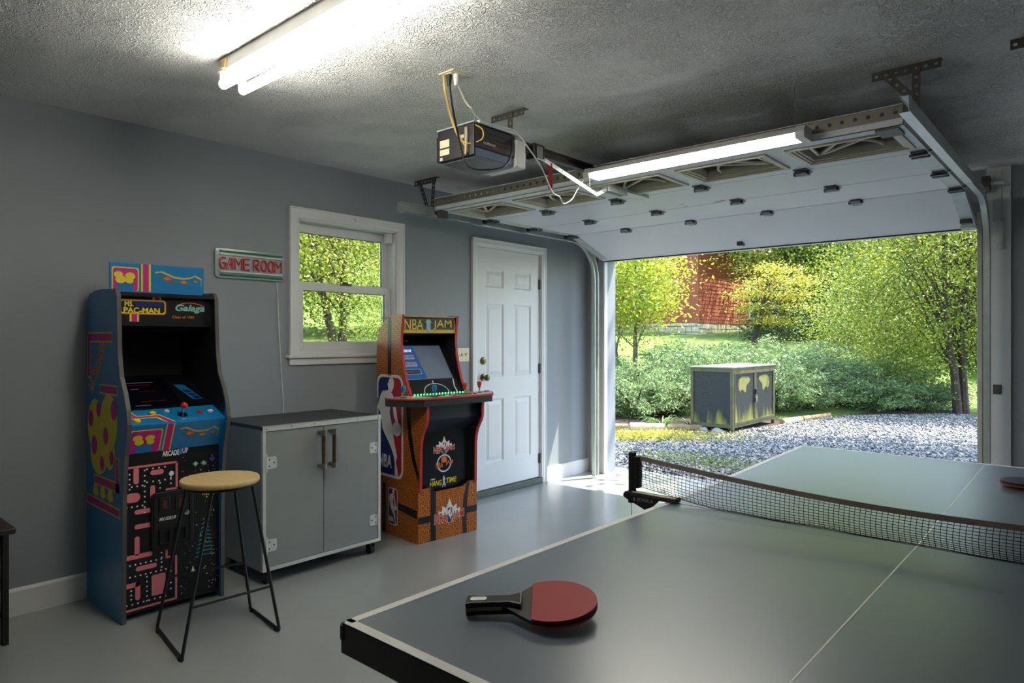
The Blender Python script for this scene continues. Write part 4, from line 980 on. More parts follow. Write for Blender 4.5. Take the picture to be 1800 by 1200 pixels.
for k, (x, y, mt) in enumerate(((0.0,-0.04,BW),(-0.035,-0.02,BR),(0.03,0.14,BR),(0.005,0.17,ORG),(0.045,0.20,BW),(0.07,0.24,BR),(0.02,0.27,BW),(0.04,0.40,BR),(0.06,0.43,BR),(0.0,0.48,BW),(-0.05,0.62,BR),(-0.055,0.645,BLUEB))):
    MB().lathe([(0.013,0),(0.013,0.005),(0.010,0.008),(0,0.009)], (x,y,dz1), 14).build('button', mt, B, world=False, smooth=True)
LED = mat_emit('green_led_glow', (60, 255, 110), 6.0)
for k in range(17):
    MB().ball((-0.088+0.0, 0.035+0.0255*k, dz1+0.006), 0.0048, 8, 6).build('led', LED, B, world=False)
# bezel and screen
bz = Vector((-0.105-(-0.40), 0, 0.955-1.36)).normalized()
fbz = LF((-0.108,0,0.955),(0,1,0),tuple(-bz)); bl = 0.50
MB().prism(q(yin0,0,yin1,bl), fbz, -0.012, 0.0).build('bezel', BLK, B)
BLUS = mat_emit('menu_screen_glow', (70, 110, 170), 0.30); GRYS = P('grey_screen_glass', (96, 104, 116), rough=0.1, emit=(90,100,116), estr=0.22)
MB().prism(q(yin0+0.01,0.12,yin1-0.045,0.40), fbz, 0, 0.003).build('screen', GRYS, B)
flat('screen_menu', [(yin0+0.012,0.125),(0.205,0.125),(0.19,0.398),(yin0+0.012,0.398)], fbz, BLUS, B, h=0.003)
SW = mat_emit('screen_white_glow', (225, 228, 235), 0.7)
text('lettering', 'ARCADE1UP', fbz, (0.05,0.345,0.165,0.368), SW, B, h=0.0036, off=0.03)
for (v0_, tx) in ((0.285,'NBA JAM'),(0.225,'NBA JAM TE')):
    flat('menu_button', q(0.055,v0_,0.165,v0_+0.036), fbz, mat_emit('menu_grey_glow', (150,160,176), 0.35), B, h=0.0034); text('lettering', tx, fbz, (0.065,v0_+0.009,0.155,v0_+0.027), BLK, B, h=0.0042)
flat('menu_button', rrect(0.048,0.160,0.18,0.205,0.008), fbz, mat_emit('menu_cyan_glow', (50,150,210), 0.5), B, h=0.0034); flat('menu_button', q(0.058,0.166,0.17,0.199), fbz, C('menu_dark', (40,40,46)), B, h=0.004); text('lettering', 'HANGTIME', fbz, (0.066,0.174,0.162,0.191), ORG, B, h=0.0046)
text('lettering', 'NBA JAM', fbz, (0.105,0.435,0.175,0.45), WHT, B, h=0.0006)
ca = [(0.24+0.105*math.cos(R(a)), 0.010+0.075*math.sin(R(a))) for a in range(0,181,12)]; cb_ = [(0.24+0.100*math.cos(R(a)), 0.010+0.070*math.sin(R(a))) for a in range(180,-1,-12)]
flat('court_line', ca+cb_, fbz, WHT, B, h=0.0005); flat('court_line', q(0.236,0.083,0.243,0.108), fbz, WHT, B, h=0.0005)
MB().tube([BX @ Vector(p) for p in ((-0.07,0.385,0.955),(-0.12,0.392,1.0),(-0.16,0.41,1.05))], 0.004, 6).build('court_line', WHT, B)
lb((-0.222,yin0,1.368),(-0.212,yin1,1.484),'marquee',P('marquee_gold', (176, 146, 44), rough=0.35, var=0.2, scale=22, emit=(190,160,60), estr=0.12))
fmq = LF((-0.212,0,0),(0,1,0),(0,0,1))
DKG = C('print_olive', (92, 78, 24)); GLD = C('print_bright_gold', (236, 200, 92))
flat('marquee_band', q(yin0+0.01,1.392,yin1-0.01,1.462), fmq, C('print_bottle_green', (60, 74, 52)), B)
for (tx, a, b_) in (('NBA',0.035,0.195),('JAM',0.275,0.440)):
    text('lettering', tx, fmq, (a,1.388,b_,1.466), DKG, B, h=0.001, off=0.03); text('lettering', tx, fmq, (a+0.003,1.391,b_-0.003,1.463), GLD, B, h=0.0018, off=0.0)
flat('figure_mark', [(0.225,1.372),(0.237,1.368),(0.25,1.374),(0.256,1.40),(0.252,1.43),(0.262,1.448),(0.245,1.462),(0.237,1.482),(0.229,1.462),(0.212,1.45),(0.222,1.43),(0.217,1.40)], fmq, C('print_pale_blue', (150, 186, 200)), B, h=0.0015)
MB().prism([(-0.215,1.368),(-0.40,1.345),(-0.40,1.36),(-0.215,1.38)], ((0,yin1,0),(1,0,0),(0,0,1)), 0, yin1-yin0).build('speaker_panel', MATB, B, world=False)

# ------------------------------------------------------------------ steel storage cabinet
Cb = thing('storage_cabinet', (0.29, 2.225, 0), 'grey two door storage cabinet with pipe handles and dark top', 'cabinet')
GREY = P('grey_door_laminate', (134, 138, 136), rough=0.42, var=0.04, scale=6); GSIDE = GREY; ALU = P('brushed_aluminium_edge', (208, 210, 206), rough=0.4, metal=0.3, var=0.05, scale=30)
cx0, cx1, cy0, cy1, cz0, cz1 = 0.02, 0.552, 1.832, 2.612, 0.078, 0.858
MB().box((cx0,cy0,cz0),(cx1-0.02,cy0+0.018,cz1-0.02)).box((cx0,cy1-0.018,cz0),(cx1-0.02,cy1,cz1-0.02)).box((cx0,cy0+0.018,cz0),(cx1-0.02,cy1-0.018,cz0+0.018)).box((cx0,cy0+0.018,cz0),(cx0+0.012,cy1-0.018,cz1-0.02)).build('body', GSIDE, Cb)
fcb = ((cx1, 0, 0), (0,1,0), (0,0,1))
b = MB(); ring(b, q(cy0,cz0,cy1,cz1-0.024), q(cy0+0.018,cz0+0.020,cy1-0.018,cz1-0.026), fcb, -0.022, 0.0); b.build('front_frame', ALU, Cb)
MB().box((cx0,cy0,cz1-0.022),(cx1,cy1,cz1)).build('top', P('charcoal_top', (52, 54, 58), rough=0.45, var=0.12, scale=12), Cb, bev=0.002)
es = MB().box((cx1,cy0-0.002,cz1-0.026),(cx1+0.003,cy1+0.002,cz1+0.002)).build('edge_strip', P('diamond_plate', (214, 216, 214), rough=0.35, metal=0.4, bump=0.5, bscale=160, bdist=0.002), Cb)
MB().box((cx1-0.012,cy0-0.002,cz1),(cx1+0.003,cy1+0.002,cz1+0.002)).build('edge_lip', ALU, es)
for k in range(6): MB().lathe([(0.005,0),(0.004,0.002),(0,0.0028)], (cx1+0.003, cy0+0.02+k*0.148, cz1-0.012), 10, 'X').build('rivet', STEEL, es)
ym = 2.208
for (a, b_, hinge_y, hand_y) in ((cy0+0.020, ym-0.002, cy0+0.02, ym-0.030), (ym+0.002, cy1-0.020, cy1-0.02, ym+0.040)):
    dr = MB().box((cx1-0.020,a,cz0+0.022),(cx1-0.004,b_,cz1-0.028)).build('cabinet_door', GREY, Cb, bev=0.002)
    p0_, p1_ = Vector((cx1+0.045, hand_y, 0.605)), Vector((cx1+0.045, hand_y, 0.795))
    h = MB().cyl(p0_, p1_, 0.0125, 14).build('handle', P('rusty_pipe', (112, 92, 74), rough=0.35, metal=0.8, var=0.35, scale=26), dr, smooth=True)
    hp = MB()
    for p in (p0_, p1_): hp.cyl(p+Vector((0,0,-0.016)), p+Vector((0,0,0.016)), 0.0165, 14).cyl(Vector((cx1-0.004,p.y,p.z)), p, 0.0125, 12)
    hp.build('handle_elbow', P('cast_iron_elbow', (140, 134, 124), rough=0.4, metal=0.8, var=0.2, scale=40), dr, smooth=True)
    sg = 1 if hinge_y < ym else -1
    for z in (0.66, 0.215):
        fh = ((cx1-0.004, hinge_y, z), (0,sg,0), (0,0,sg))
        hg = MB().prism(rrect(0.0,-0.033,0.062,0.033,0.012), fh, 0, 0.003).build('hinge', ALU, dr)
        pin = MB().cyl((cx1+0.001, hinge_y, z-0.048), (cx1+0.001, hinge_y, z+0.048), 0.005, 10).build('hinge_pin', ALU, dr)
        for (u, v) in ((0.018,0.018),(0.018,-0.018),(0.045,0.0)): MB().lathe([(0.0048,0),(0.004,0.002),(0,0.003)], (cx1-0.001, hinge_y+sg*u, z+v), 10, 'X').build('screw', DARKST, dr)
for (x, y) in ((0.50,1.875),(0.50,2.565),(0.10,1.875),(0.10,2.565)):
    c = MB().box((x-0.025,y-0.02,0.06),(x+0.025,y+0.02,cz0)).box((x-0.012,y-0.018,0.02),(x+0.03,y-0.014,0.06)).box((x-0.012,y+0.014,0.02),(x+0.03,y+0.018,0.06)).build('caster', BLACK, Cb)
    MB().cyl((x+0.008,y-0.013,0.028),(x+0.008,y+0.013,0.028),0.028,16).build('caster_wheel', RUBBER, c)

# ------------------------------------------------------------------ bar stool
St = thing('bar_stool', (0.925, 1.42, 0), 'backless bar stool with round light wood seat and black wire legs', 'stool')
SC = Vector((0.925, 1.425, 0))
WD = P('light_bamboo_wood', (206, 176, 124), rough=0.45, var=0.12, scale=7, stretch=(1.0, 9.0, 1.0))
MB().lathe([(0.150,0.676),(0.164,0.678),(0.168,0.683),(0.168,0.698),(0.165,0.702),(0.0,0.7025)], SC, 48).build('seat', WD, St, smooth=True)
rb = MB(); rb.tube([SC+Vector((0.145*math.cos(R(a)),0.145*math.sin(R(a)),0.669)) for a in range(0,361,12)], 0.0075, 8, caps=False); rb.build('seat_ring', BLACKM, St, smooth=True)
feet = [Vector((0.69,1.245,0.009)), Vector((1.085,1.190,0.009)), Vector((0.785,1.640,0.009)), Vector((1.118,1.604,0.009))]
tops = [SC+Vector((-0.10,-0.105,0.669)), SC+Vector((0.115,-0.09,0.669)), SC+Vector((-0.09,0.105,0.669)), SC+Vector((0.10,0.10,0.669))]
for f_, t_ in zip(feet, tops): MB().tube([t_, f_+Vector((0,0,0.012)), f_], 0.0075, 8).build('leg', BLACKM, St, smooth=True)
for (i, j_) in ((0,1),(2,3)):
    MB().tube([feet[i], feet[j_]], 0.0075, 8).build('base_rail', BLACKM, St, smooth=True)
    for k in (i, j_):
        d_ = (feet[j_]-feet[i]).normalized()*(1 if k == i else -1)
        MB().tube([feet[k]+d_*0.015-Vector((0,0,0.0085)), feet[k]+d_*0.035-Vector((0,0,0.0085))], 0.010, 8).build('foot_pad', RUBBER, St)
for (i, j_, tt) in ((0,2,0.36),(1,3,0.30)):
    MB().tube([feet[i].lerp(tops[i], tt), feet[j_].lerp(tops[j_], tt)], 0.006, 8).build('foot_rest', BLACKM, St, smooth=True)

# ------------------------------------------------------------------ dark side table at the frame edge
Tb = thing('side_table', (0.19, 0.45, 0), 'dark stained wooden side table against the wall', 'table')
ESP = P('espresso_wood', (44, 34, 30), rough=0.5, var=0.25, scale=12, stretch=(9,1,9)); ESB = P('black_stained_wood', (20, 18, 18), rough=0.55, var=0.2)
MB().box((0.02,0.10,0.478),(0.365,0.785,0.505)).build('table_top', ESP, Tb, bev=0.006)
for (x, y) in ((0.045,0.125),(0.335,0.125),(0.045,0.76),(0.335,0.76)): MB().box((x-0.022,y-0.022,0),(x+0.022,y+0.0,0.478)).build('leg', ESB, Tb)
MB().box((0.325,0.125,0.40),(0.345,0.74,0.478)).build('apron', ESB, Tb); MB().box((0.03,0.12,0.12),(0.34,0.735,0.14)).build('shelf', ESB, Tb)

# ------------------------------------------------------------------ neon sign
Ns = thing('neon_sign', (0.0, 2.045, 1.69), 'unlit acrylic neon sign reading GAME ROOM on the wall', 'sign')
ACR = P('frosted_clear_acrylic', (160, 169, 170), rough=0.12, var=0.02); 
MB().prism(rrect(1.824,1.690,2.270,1.866,0.022), ((0,0,0),(0,1,0),(0,0,1)), 0.008, 0.014).build('backing', ACR, Ns, bev=0.002)
NR = P('red_neon_tube', (196, 34, 36), rough=0.35); NG = P('green_neon_tube', (20, 140, 96), rough=0.35); NW = P('white_neon_tube', (224, 222, 214), rough=0.35)
def ntube(pts, mat): MB().tube([(0.020, y, z) for y, z in pts], 0.0055, 8).build('neon_tube', mat, Ns, smooth=True)
for (z, mt) in ((1.847,NG),(1.829,NW),(1.727,NW),(1.709,NG)): ntube([(1.850,z),(2.250,z)], mt)
LETT = {'G': [[(0.9,0.95),(0.5,1.0),(0.1,0.75),(0.05,0.4),(0.2,0.08),(0.55,0.0),(0.9,0.12),(0.9,0.5),(0.45,0.5)]], 'A': [[(0,0),(0.5,1),(0.75,1),(0.8,0)],[(0.25,0.42),(0.8,0.42)]], 'M': [[(0,0),(0.05,1),(0.5,0.42),(0.95,1),(1,0)]], 'E': [[(0.95,1),(0.1,1),(0.1,0),(0.95,0)],[(0.1,0.5),(0.85,0.5)]],
        'R': [[(0.05,0),(0.05,1),(0.6,1.0),(0.85,0.8),(0.6,0.52),(0.1,0.5),(0.9,0)]], 'O': [[(0.5+0.46*math.sin(R(a)),0.5+0.5*math.cos(R(a))) for a in range(0,361,30)]]}
yy = 1.848
for ch in 'GAME ROOM':
    if ch == ' ': yy += 0.020; continue
    wl = 0.040 if ch != 'M' else 0.046
    for st_ in LETT[ch]: ntube([(yy+u*wl, 1.745+v*0.066) for u, v in st_], NR)
    yy += wl+0.0065
for (y, z) in ((1.835,1.855),(2.258,1.855),(1.835,1.701),(2.258,1.701)): MB().cyl((0,y,z),(0.017,y,z),0.004,10).build('standoff', STEEL, Ns)
MB().tube(bez([(0.010,2.218,1.745),(0.010,2.219,1.69),(0.008,2.228,1.55),(0.006,2.238,1.35),(0.008,2.252,1.1),(0.010,2.262,0.95),(0.012,2.266,0.80)],6), 0.0028, 6).build('cord', CW, Ns, smooth=True)

# ------------------------------------------------------------------ switch plate
Sw = thing('light_switch', (0, 3.847, 1.20), 'ivory triple toggle light switch beside the white door', 'light switch')
MB().box((0,3.76,1.143),(0.006,3.934,1.256)).build('plate', IVORY, Sw, bev=0.003)
for k, y in enumerate((3.80,3.847,3.894)):
    MB().box((0.005,y-0.005,1.187),(0.0068,y+0.005,1.212)).build('slot', P('toggle_slot', (126, 112, 84), rough=0.5), Sw)
    s_ = 1 if k == 2 else -1
    MB().prism([(0.0,-0.006),(0.016,0.002*s_+0.010*s_),(0.016,0.006*s_+0.010*s_),(0.0,0.006)], ((0.006,y+0.0035,1.20),(1,0,0),(0,0,1)), 0, 0.007).build('toggle', P('toggle_ivory', (206, 190, 146), rough=0.4), Sw)
    for z in (1.160,1.239): MB().lathe([(0.003,0),(0.002,0.0012),(0,0.0013)], (0.006,y,z), 8, 'X').build('screw', BRASS, Sw)

# ------------------------------------------------------------------ table tennis table
TT = thing('ping_pong_table', (3.548, 2.14, 0), 'slate blue table tennis table with white lines filling the foreground', 'ping pong table')
TTOP = P('slate_blue_table_paint', (88, 99, 114), rough=0.36, var=0.03, scale=5, spec=0.9, coat=0.6, coatr=0.27, bump=0.02, bscale=220, bdist=0.0006)
TLN = P('white_table_line', (226, 226, 222), rough=0.35, var=0.03); TFR = P('black_table_apron', (15, 15, 16), rough=0.4)
tx0, tx1, ty0, tym, ty1 = 2.785, 4.31, 0.795, 2.137, 3.507; tz = 0.76; xm = (tx0+tx1)/2; TILT = R(1.5)
def half(y0, y1, tilt, near):
    # frame with its origin on the net seam
    s_ = -1 if near else 1; L_ = abs(y1-y0)
    yd = Vector((0, s_*math.cos(tilt), math.sin(tilt)))
    def fr(): return ((0, y0, tz), (1,0,0), tuple(yd)) if not near else ((0, y0, tz), (1,0,0), tuple(yd))
    f = fr(); up_ = 1 if not near else -1       # prism normal = X x Y
    def pz(poly, a, b_, name, mat, parent): 
        lo, hi = (a, b_) if up_ > 0 else (-b_, -a)
        return MB().prism(poly, f, lo, hi).build(name, mat, parent)
    top = pz(rrect(tx0, 0.003, tx1, L_, 0.012, 4), -0.020, 0, 'tabletop', TTOP, TT)
    for poly in (q(tx0-0.0003,0.003,tx0+0.021,L_-0.010), q(tx1-0.021,0.003,tx1+0.0003,L_-0.010), [(tx0-0.0003,L_-0.022),(tx1+0.0003,L_-0.022),(tx1+0.0003,L_-0.012),(tx1-0.012,L_+0.0003),(tx0+0.012,L_+0.0003),(tx0-0.0003,L_-0.012)]): pz(poly, 0.0, 0.0005, 'edge_line', TLN, top)
    pz(q(xm-0.0018,0.003,xm+0.0018,L_-0.02), 0.0, 0.0005, 'centre_line', TLN, top)
    a_ = MB(); lo, hi = (-0.062, -0.006)
    return top, f, L_, up_
topN, fN_, LN, upN = half(tym, ty0, R(0.0), True)
topF, fF_, LFar, upF = half(tym, ty1, TILT, False)
# steel apron under the board edges
for (a, b_) in (((tx0-0.001,ty0-0.001,tz-0.062),(tx1+0.001,ty0+0.022,tz-0.0006)), ((tx0-0.001,ty0+0.022,tz-0.062),(tx0+0.020,tym-0.01,tz-0.0006)), ((tx1-0.020,ty0+0.022,tz-0.062),(tx1+0.001,tym-0.01,tz-0.0006))):
    MB().box(a, b_).build('apron_rail', TFR, TT, bev=0.0015)
for x in (tx0+0.004, tx1-0.004): MB().cyl((x,ty0+0.004,tz-0.036),(x,ty0+0.004,tz-0.004),0.009,14).build('corner_pad', TFR, TT, bev=0.004)
def rail_far(x):
    yd = Vector(fF_[2]); a = Vector((x,tym+0.01,tz-0.03)); MB().bar(a, a+yd*(LFar-0.02), 0.02, 0.045).build('apron_rail', TFR, TT)
rail_far(tx0+0.012); rail_far(tx1-0.012)
yd = Vector(fF_[2]); e = Vector((0,tym,tz-0.03))+yd*(LFar-0.012); MB().bar((tx0,e.y,e.z),(tx1,e.y,e.z),0.02,0.045).build('apron_rail', TFR, TT)
for y, zt in ((ty0+0.28,tz-0.02),(ty1-0.30,tz+0.005)):
    for x in (tx0+0.25, tx1-0.25): MB().box((x-0.02,y-0.02,0),(x+0.02,y+0.02,zt)).build('leg', TFR, TT)
    MB().box((tx0+0.25,y-0.012,0.25),(tx1-0.25,y+0.012,0.29)).build('leg_brace', TFR, TT)
for y in (1.85, 2.42):
    for x in (tx0+0.3, tx1-0.3):
        MB().box((x-0.02,y-0.02,0.10),(x+0.02,y+0.02,tz-0.02)).build('leg', TFR, TT)
        MB().cyl((x-0.015,y,0.05),(x+0.015,y,0.05),0.05,18).build('caster_wheel', RUBBER, TT)
    MB().box((tx0+0.28,y-0.015,0.10),(tx1-0.28,y+0.015,0.14)).build('leg_brace', TFR, TT)

# net
Nt = thing('table_tennis_net', (3.548, 2.14, 0.76), 'black table tennis net with grey top tape clamped across the table', 'net')
NY = 2.140
TAPE = P('grey_net_tape', (128, 118, 108), rough=0.8, var=0.08, scale=40); NETM = P('dark_net_cord', (22, 26, 34), rough=0.8)
for sx, s_ in ((2.640, 1), (4.455, -1)):
    MB().box((sx-0.010,NY-0.012,0.752),(sx+0.012,NY+0.012,0.918)).build('post', BLACK, Nt, bev=0.004)
    MB().box((sx+s_*0.012,NY-0.014,0.79) if s_ > 0 else (sx-0.032,NY-0.014,0.79), (sx+0.034,NY+0.014,0.905) if s_ > 0 else (sx-0.010,NY+0.014,0.905)).build('net_clip', BLACK, Nt, bev=0.004)
    xa, xb = (sx-0.022, sx+0.185) if s_ > 0 else (sx-0.185, sx+0.022)
    MB().box((xa,NY-0.020,0.762),(xb,NY+0.020,0.775)).build('clamp_arm', BLACK, Nt, bev=0.003)
    MB().prism([(0,0),(0.21,0.0),(0.21,-0.006),(0.145,-0.008),(0.10,-0.052),(0.02,-0.022),(0.0,-0.012)] if s_ > 0 else [(0,0),(0.21,0),(0.21,-0.012),(0.19,-0.022),(0.11,-0.052),(0.065,-0.008),(0,-0.006)], ((xa,NY-0.020,0.770),(1,0,0),(0,0,1)), 0, 0.006).build('clamp_body', BLACK, Nt)
    MB().box((xa+0.03,NY-0.016,0.775),(xb-0.006,NY-0.004,0.777)).build('ruler_strip', P('cream_strip', (206, 200, 170), rough=0.5), Nt)
    MB().cyl((sx+s_*0.0,NY-0.005,0.735),(sx+s_*0.0,NY-0.005,0.755),0.012,14).build('tension_knob', BLACK, Nt)
    MB().cyl((sx+s_*0.006,NY-0.015,0.69),(sx+s_*0.006,NY-0.015,0.752),0.0012,5).build('chain', DARKST, Nt)
fj = ((2.66, NY-0.026, 0.741), (1,0,0), (0,0,1))
text('lettering', 'JOOLA', fj, (0.016,0.006,0.082,0.021), C('print_silver', (150,150,150)), Nt, h=0.0003, off=0.01); flat('logo_mark', [(0.0,0.008),(0.010,0.008),(0.004,0.022)], fj, C('print_silver', (150,150,150)), Nt)
nx0, nx1 = 2.672, 4.423
def ntop(x): t = (x-nx0)/(nx1-nx0); return 0.906-0.052*4*t*(1-t)*(0.75+0.25*math.sin(3.1*t))
def npt(x, v):
    # v: 0 bottom .. 1 under the tape; the loose lower part bellies out
    t = (x-nx0)/(nx1-nx0); zt = ntop(x)-0.014; zb = 0.796-0.034*min(1, 4*t*(1-t)*1.8)
    lo = (1-v); amp = 0.016*math.sin(math.pi*min(1,lo*1.05))*(0.35+min(1,4*t*(1-t)))
    return (x, NY-amp*(1.0+0.6*math.sin(9*t+2))+0.003*math.sin(40*t)*lo, zb+(zt-zb)*v**(1.0+0.45*lo*math.sin(5*t+0.5)**2))
tp_ = MB(); n = 60
for k in range(n+1):
    x = nx0+(nx1-nx0)*k/n; zt = ntop(x)
    tp_.v += [(x,NY-0.003,zt-0.016),(x,NY-0.003,zt),(x,NY+0.003,zt),(x,NY+0.003,zt-0.016)]
for k in range(n):
    for j_ in range(4): tp_.f.append((4*k+j_, 4*k+(j_+1)%4, 4*k+4+(j_+1)%4, 4*k+4+j_))
tp_.build('top_tape', TAPE, Nt, smooth=True)
nm = MB(); NV = 122; NH = 11
for k in range(NV+1):
    x = nx0+(nx1-nx0)*k/NV; nm.tube([npt(x, j_/8) for j_ in range(9)], 0.0009, 4, caps=False)
for j_ in range(NH):
    v = j_/NH; nm.tube([npt(nx0+(nx1-nx0)*k/90, v) for k in range(91)], 0.0009 if j_ else 0.0014, 4, caps=False)
nm.build('net_mesh', NETM, Nt, kind='stuff')

# paddles
def paddle(name, c, ang, top_mat, bot_mat, label, tilt=0.0, z=0.782, roll=0.0):
    t = bpy.data.objects.new(name, None); COL.objects.link(t)
    t.location = (c[0], c[1], z); t.rotation_euler = (roll, tilt, ang); XF[t.name] = Matrix.Identity(4); tag(t, label, 'paddle')
    def lp(poly, h0, h1, nm_, mat, bev=0.0): return MB().prism(poly, ((0,0,0),(1,0,0),(0,1,0)), h0, h1).build(nm_, mat, t, world=False, bev=bev)
    blade = [(0.079*math.cos(R(a)), 0.0755*math.sin(R(a))) for a in range(-120,121,8)]
    full = blade + [(-0.058,0.044),(-0.088,0.0145),(-0.098,0.0135),(-0.098,-0.0135),(-0.088,-0.0145),(-0.060,-0.045)]
    PLY = P('blade_plywood', (40, 28, 26), rough=0.5, var=0.2, scale=20)
    lp(full, -0.003, 0.003, 'blade', PLY)
    lp(blade, 0.003, 0.0068, 'rubber', top_mat, 0.0006); lp(blade, -0.0068, -0.003, 'rubber', bot_mat, 0.0006)
    hd = [(-0.058,0.024),(-0.080,0.0135),(-0.14,0.0135),(-0.158,0.0165),(-0.160,0.015),(-0.160,-0.015),(-0.158,-0.0165),(-0.14,-0.0135),(-0.080,-0.0135),(-0.058,-0.024)]
    HB = P('black_paddle_handle', (26, 26, 28), rough=0.4)
    for (a, b_) in ((0.003,0.0125),(-0.0125,-0.003)): lp(hd, a, b_, 'handle', HB, 0.003)
    lp([(x*1.0005, y*1.03) for x, y in hd[1:-1]], -0.0031, 0.0031, 'handle_core', P('handle_core_tan', (150, 136, 116), rough=0.5))
    bd = lp(rrect(-0.152,-0.0065,-0.122,0.0065,0.005,4), 0.0125, 0.0132, 'badge', WHT)
    return t
PR = P('red_paddle_rubber', (160, 24, 24), rough=0.55, var=0.05, scale=40); PB = P('black_paddle_rubber', (34, 36, 42), rough=0.3); PO = P('orange_red_rubber', (196, 66, 28), rough=0.5)
pa = paddle('table_tennis_paddle', (3.088, 1.100), R(38), PR, PO, 'red table tennis paddle with black handle lying on the near table half', tilt=-0.05, z=0.7865, roll=R(5)); pa.scale = (1.13, 1.18, 1.13)
pb = paddle('table_tennis_paddle', (3.715, 3.10), R(215), PB, PO, 'black faced table tennis paddle lying beyond the net', tilt=0.0, z=0.8030)
# ------------------------------------------------------------------ outdoors: ground
def sst(t): t = max(0.0, min(1.0, t)); return t*t*(3-2*t)
def gz(x, y):
    dF = max(y-5.8, 0.0); dL = max(-x, 0.0); d = math.hypot(dF, dL)
    side = sst((1.6-x)/4.5)
    h = -0.08 + 1.45*sst((d-4.0)/13.0)*side + 0.055*max(d-17, 0)*side
    h += 1.3*sst((dL-3)/9)*sst((9-y)/5)
    h += 11*sst((y-44)/15) + 9*sst((-x-27)/14)
    return h + 0.03*math.sin(x*0.9)*math.cos(y*0.7)*min(1, d/8)
LAWN = P('sunny_lawn', (92, 116, 40), rough=0.9, var=0.30, scale=2.2, bump=0.6, bscale=40, bdist=0.03)
g = MB(); gx = [-45+0.75*i for i in range(100)]; gy = [-9+0.75*i for i in range(94)]
for y in gy:
    for x in gx: g.v.append((x, y, -0.32 if (-0.3 < x < 7.6 and y < 6.2) else gz(x, y)))
nx_ = len(gx)
for j in range(len(gy)-1):
    for i in range(nx_-1): g.f.append((j*nx_+i, j*nx_+i+1, (j+1)*nx_+i+1, (j+1)*nx_+i))
tag(g.build('ground', LAWN, smooth=True), 'sloping green lawn around the garage and the red house', 'lawn', kind='structure')
edge = [(-2.6,5.90),(-2.5,8.15),(-1.45,8.80),(-0.55,9.50),(-0.02,10.5),(0.06,11.6),(0.36,13.0),(1.75,14.6),(4.5,15.4),(16,15.4),(16,5.90)]
GRV = P('gravel_bed', (100, 104, 104), rough=0.95, var=0.35, scale=26, bump=1.0, bscale=60, bdist=0.02)
tag(MB().prism(edge, ((0,0,0),(1,0,0),(0,1,0)), -0.30, -0.055).build('driveway', GRV), 'gravel driveway outside the open garage door', 'driveway', kind='structure')
tag(MB().prism([(-2.5,8.16),(-1.45,8.81),(-0.55,9.51),(-0.03,10.5),(0.05,11.6),(0.35,13.0),(1.75,14.62),(1.6,16.0),(-0.6,14.6),(-1.6,11.2),(-3.4,9.9),(-5.5,9.6)], ((0,0,0),(1,0,0),(0,1,0)), -0.30, -0.045).build('planting_bed', P('dark_bark_mulch', (58, 46, 36), rough=0.95, var=0.4, scale=30, bump=1.0, bscale=60, bdist=0.02)), 'dark mulch bed under the junipers', 'planting bed', kind='structure')
def inside(p, poly):
    c = False; n = len(poly)
    for i in range(n):
        (xa, ya_), (xb, yb_) = poly[i], poly[(i+1) % n]
        if (ya_ > p[1]) != (yb_ > p[1]) and p[0] < (xb-xa)*(p[1]-ya_)/(yb_-ya_)+xa: c = not c
    return c
def big_mesh(name, V, F, mat, parent=None, kind=None):
    # V (n,3), F (m,k) arrays
    me = bpy.data.meshes.new(name); n, (m_, k) = len(V), F.shape
    me.vertices.add(n); me.vertices.foreach_set('co', V.astype(np.float32).ravel())
    me.loops.add(m_*k); me.loops.foreach_set('vertex_index', F.astype(np.int32).ravel())
    me.polygons.add(m_); me.polygons.foreach_set('loop_start', np.arange(0, m_*k, k, dtype=np.int32))
    me.update(calc_edges=True); me.materials.append(mat)
    o = bpy.data.objects.new(name, me); COL.objects.link(o); o.parent = parent
    if kind: o['kind'] = kind
    return o
rng = np.random.default_rng(5)
pts = []
while len(pts) < 42000:
    x = rng.uniform(-2.4, 4.2, 20000); y = 6.0 + (rng.uniform(0, 1, 20000)**1.25)*9.2
    for a, b_ in zip(x, y):
        if inside((a, b_), edge): pts.append((a, b_))
pts = np.array(pts[:42000]); n = len(pts)
octv = np.array([(1,0,0),(0,1,0),(-1,0,0),(0,-1,0),(0,0,0.75),(0,0,-0.6)]); octf = np.array([(0,1,4),(1,2,4),(2,3,4),(3,0,4),(1,0,5),(2,1,5),(3,2,5),(0,3,5)])
sz = rng.uniform(0.011, 0.024, n); ang = rng.uniform(0, 6.28, n)
v = octv[None]*(sz[:,None,None])*rng.uniform(0.6,1.3,(n,6,1))
ca_, sa_ = np.cos(ang)[:,None], np.sin(ang)[:,None]
vx = v[:,:,0]*ca_-v[:,:,1]*sa_; vy = v[:,:,0]*sa_+v[:,:,1]*ca_; tl_ = rng.uniform(-0.5,0.5,(n,1)); vz = v[:,:,2]+vx*tl_*0.6
V = np.stack([vx+pts[:,None,0], vy+pts[:,None,1], vz-0.050+sz[:,None]*0.3], -1).reshape(-1,3)
F = (octf[None]+np.arange(n)[:,None,None]*6).reshape(-1,3)
def mat_random(name, cols, rough=0.85):
    m_ = bpy.data.materials.new(name); m_.use_nodes = True; N = m_.node_tree.nodes; L = m_.node_tree.links; b = N['Principled BSDF']
    ge = N.new('ShaderNodeNewGeometry'); cr = N.new('ShaderNodeValToRGB'); e = cr.color_ramp.elements
    for k in range(len(cols)-2): e.new(0.5)
    for k, c in enumerate(cols): e[k].position = k/(len(cols)-1); e[k].color = (*lin(c), 1)
    L.new(ge.outputs['Random Per Island'], cr.inputs[0]); L.new(cr.outputs[0], b.inputs['Base Color']); b.inputs['Roughness'].default_value = rough
    return m_
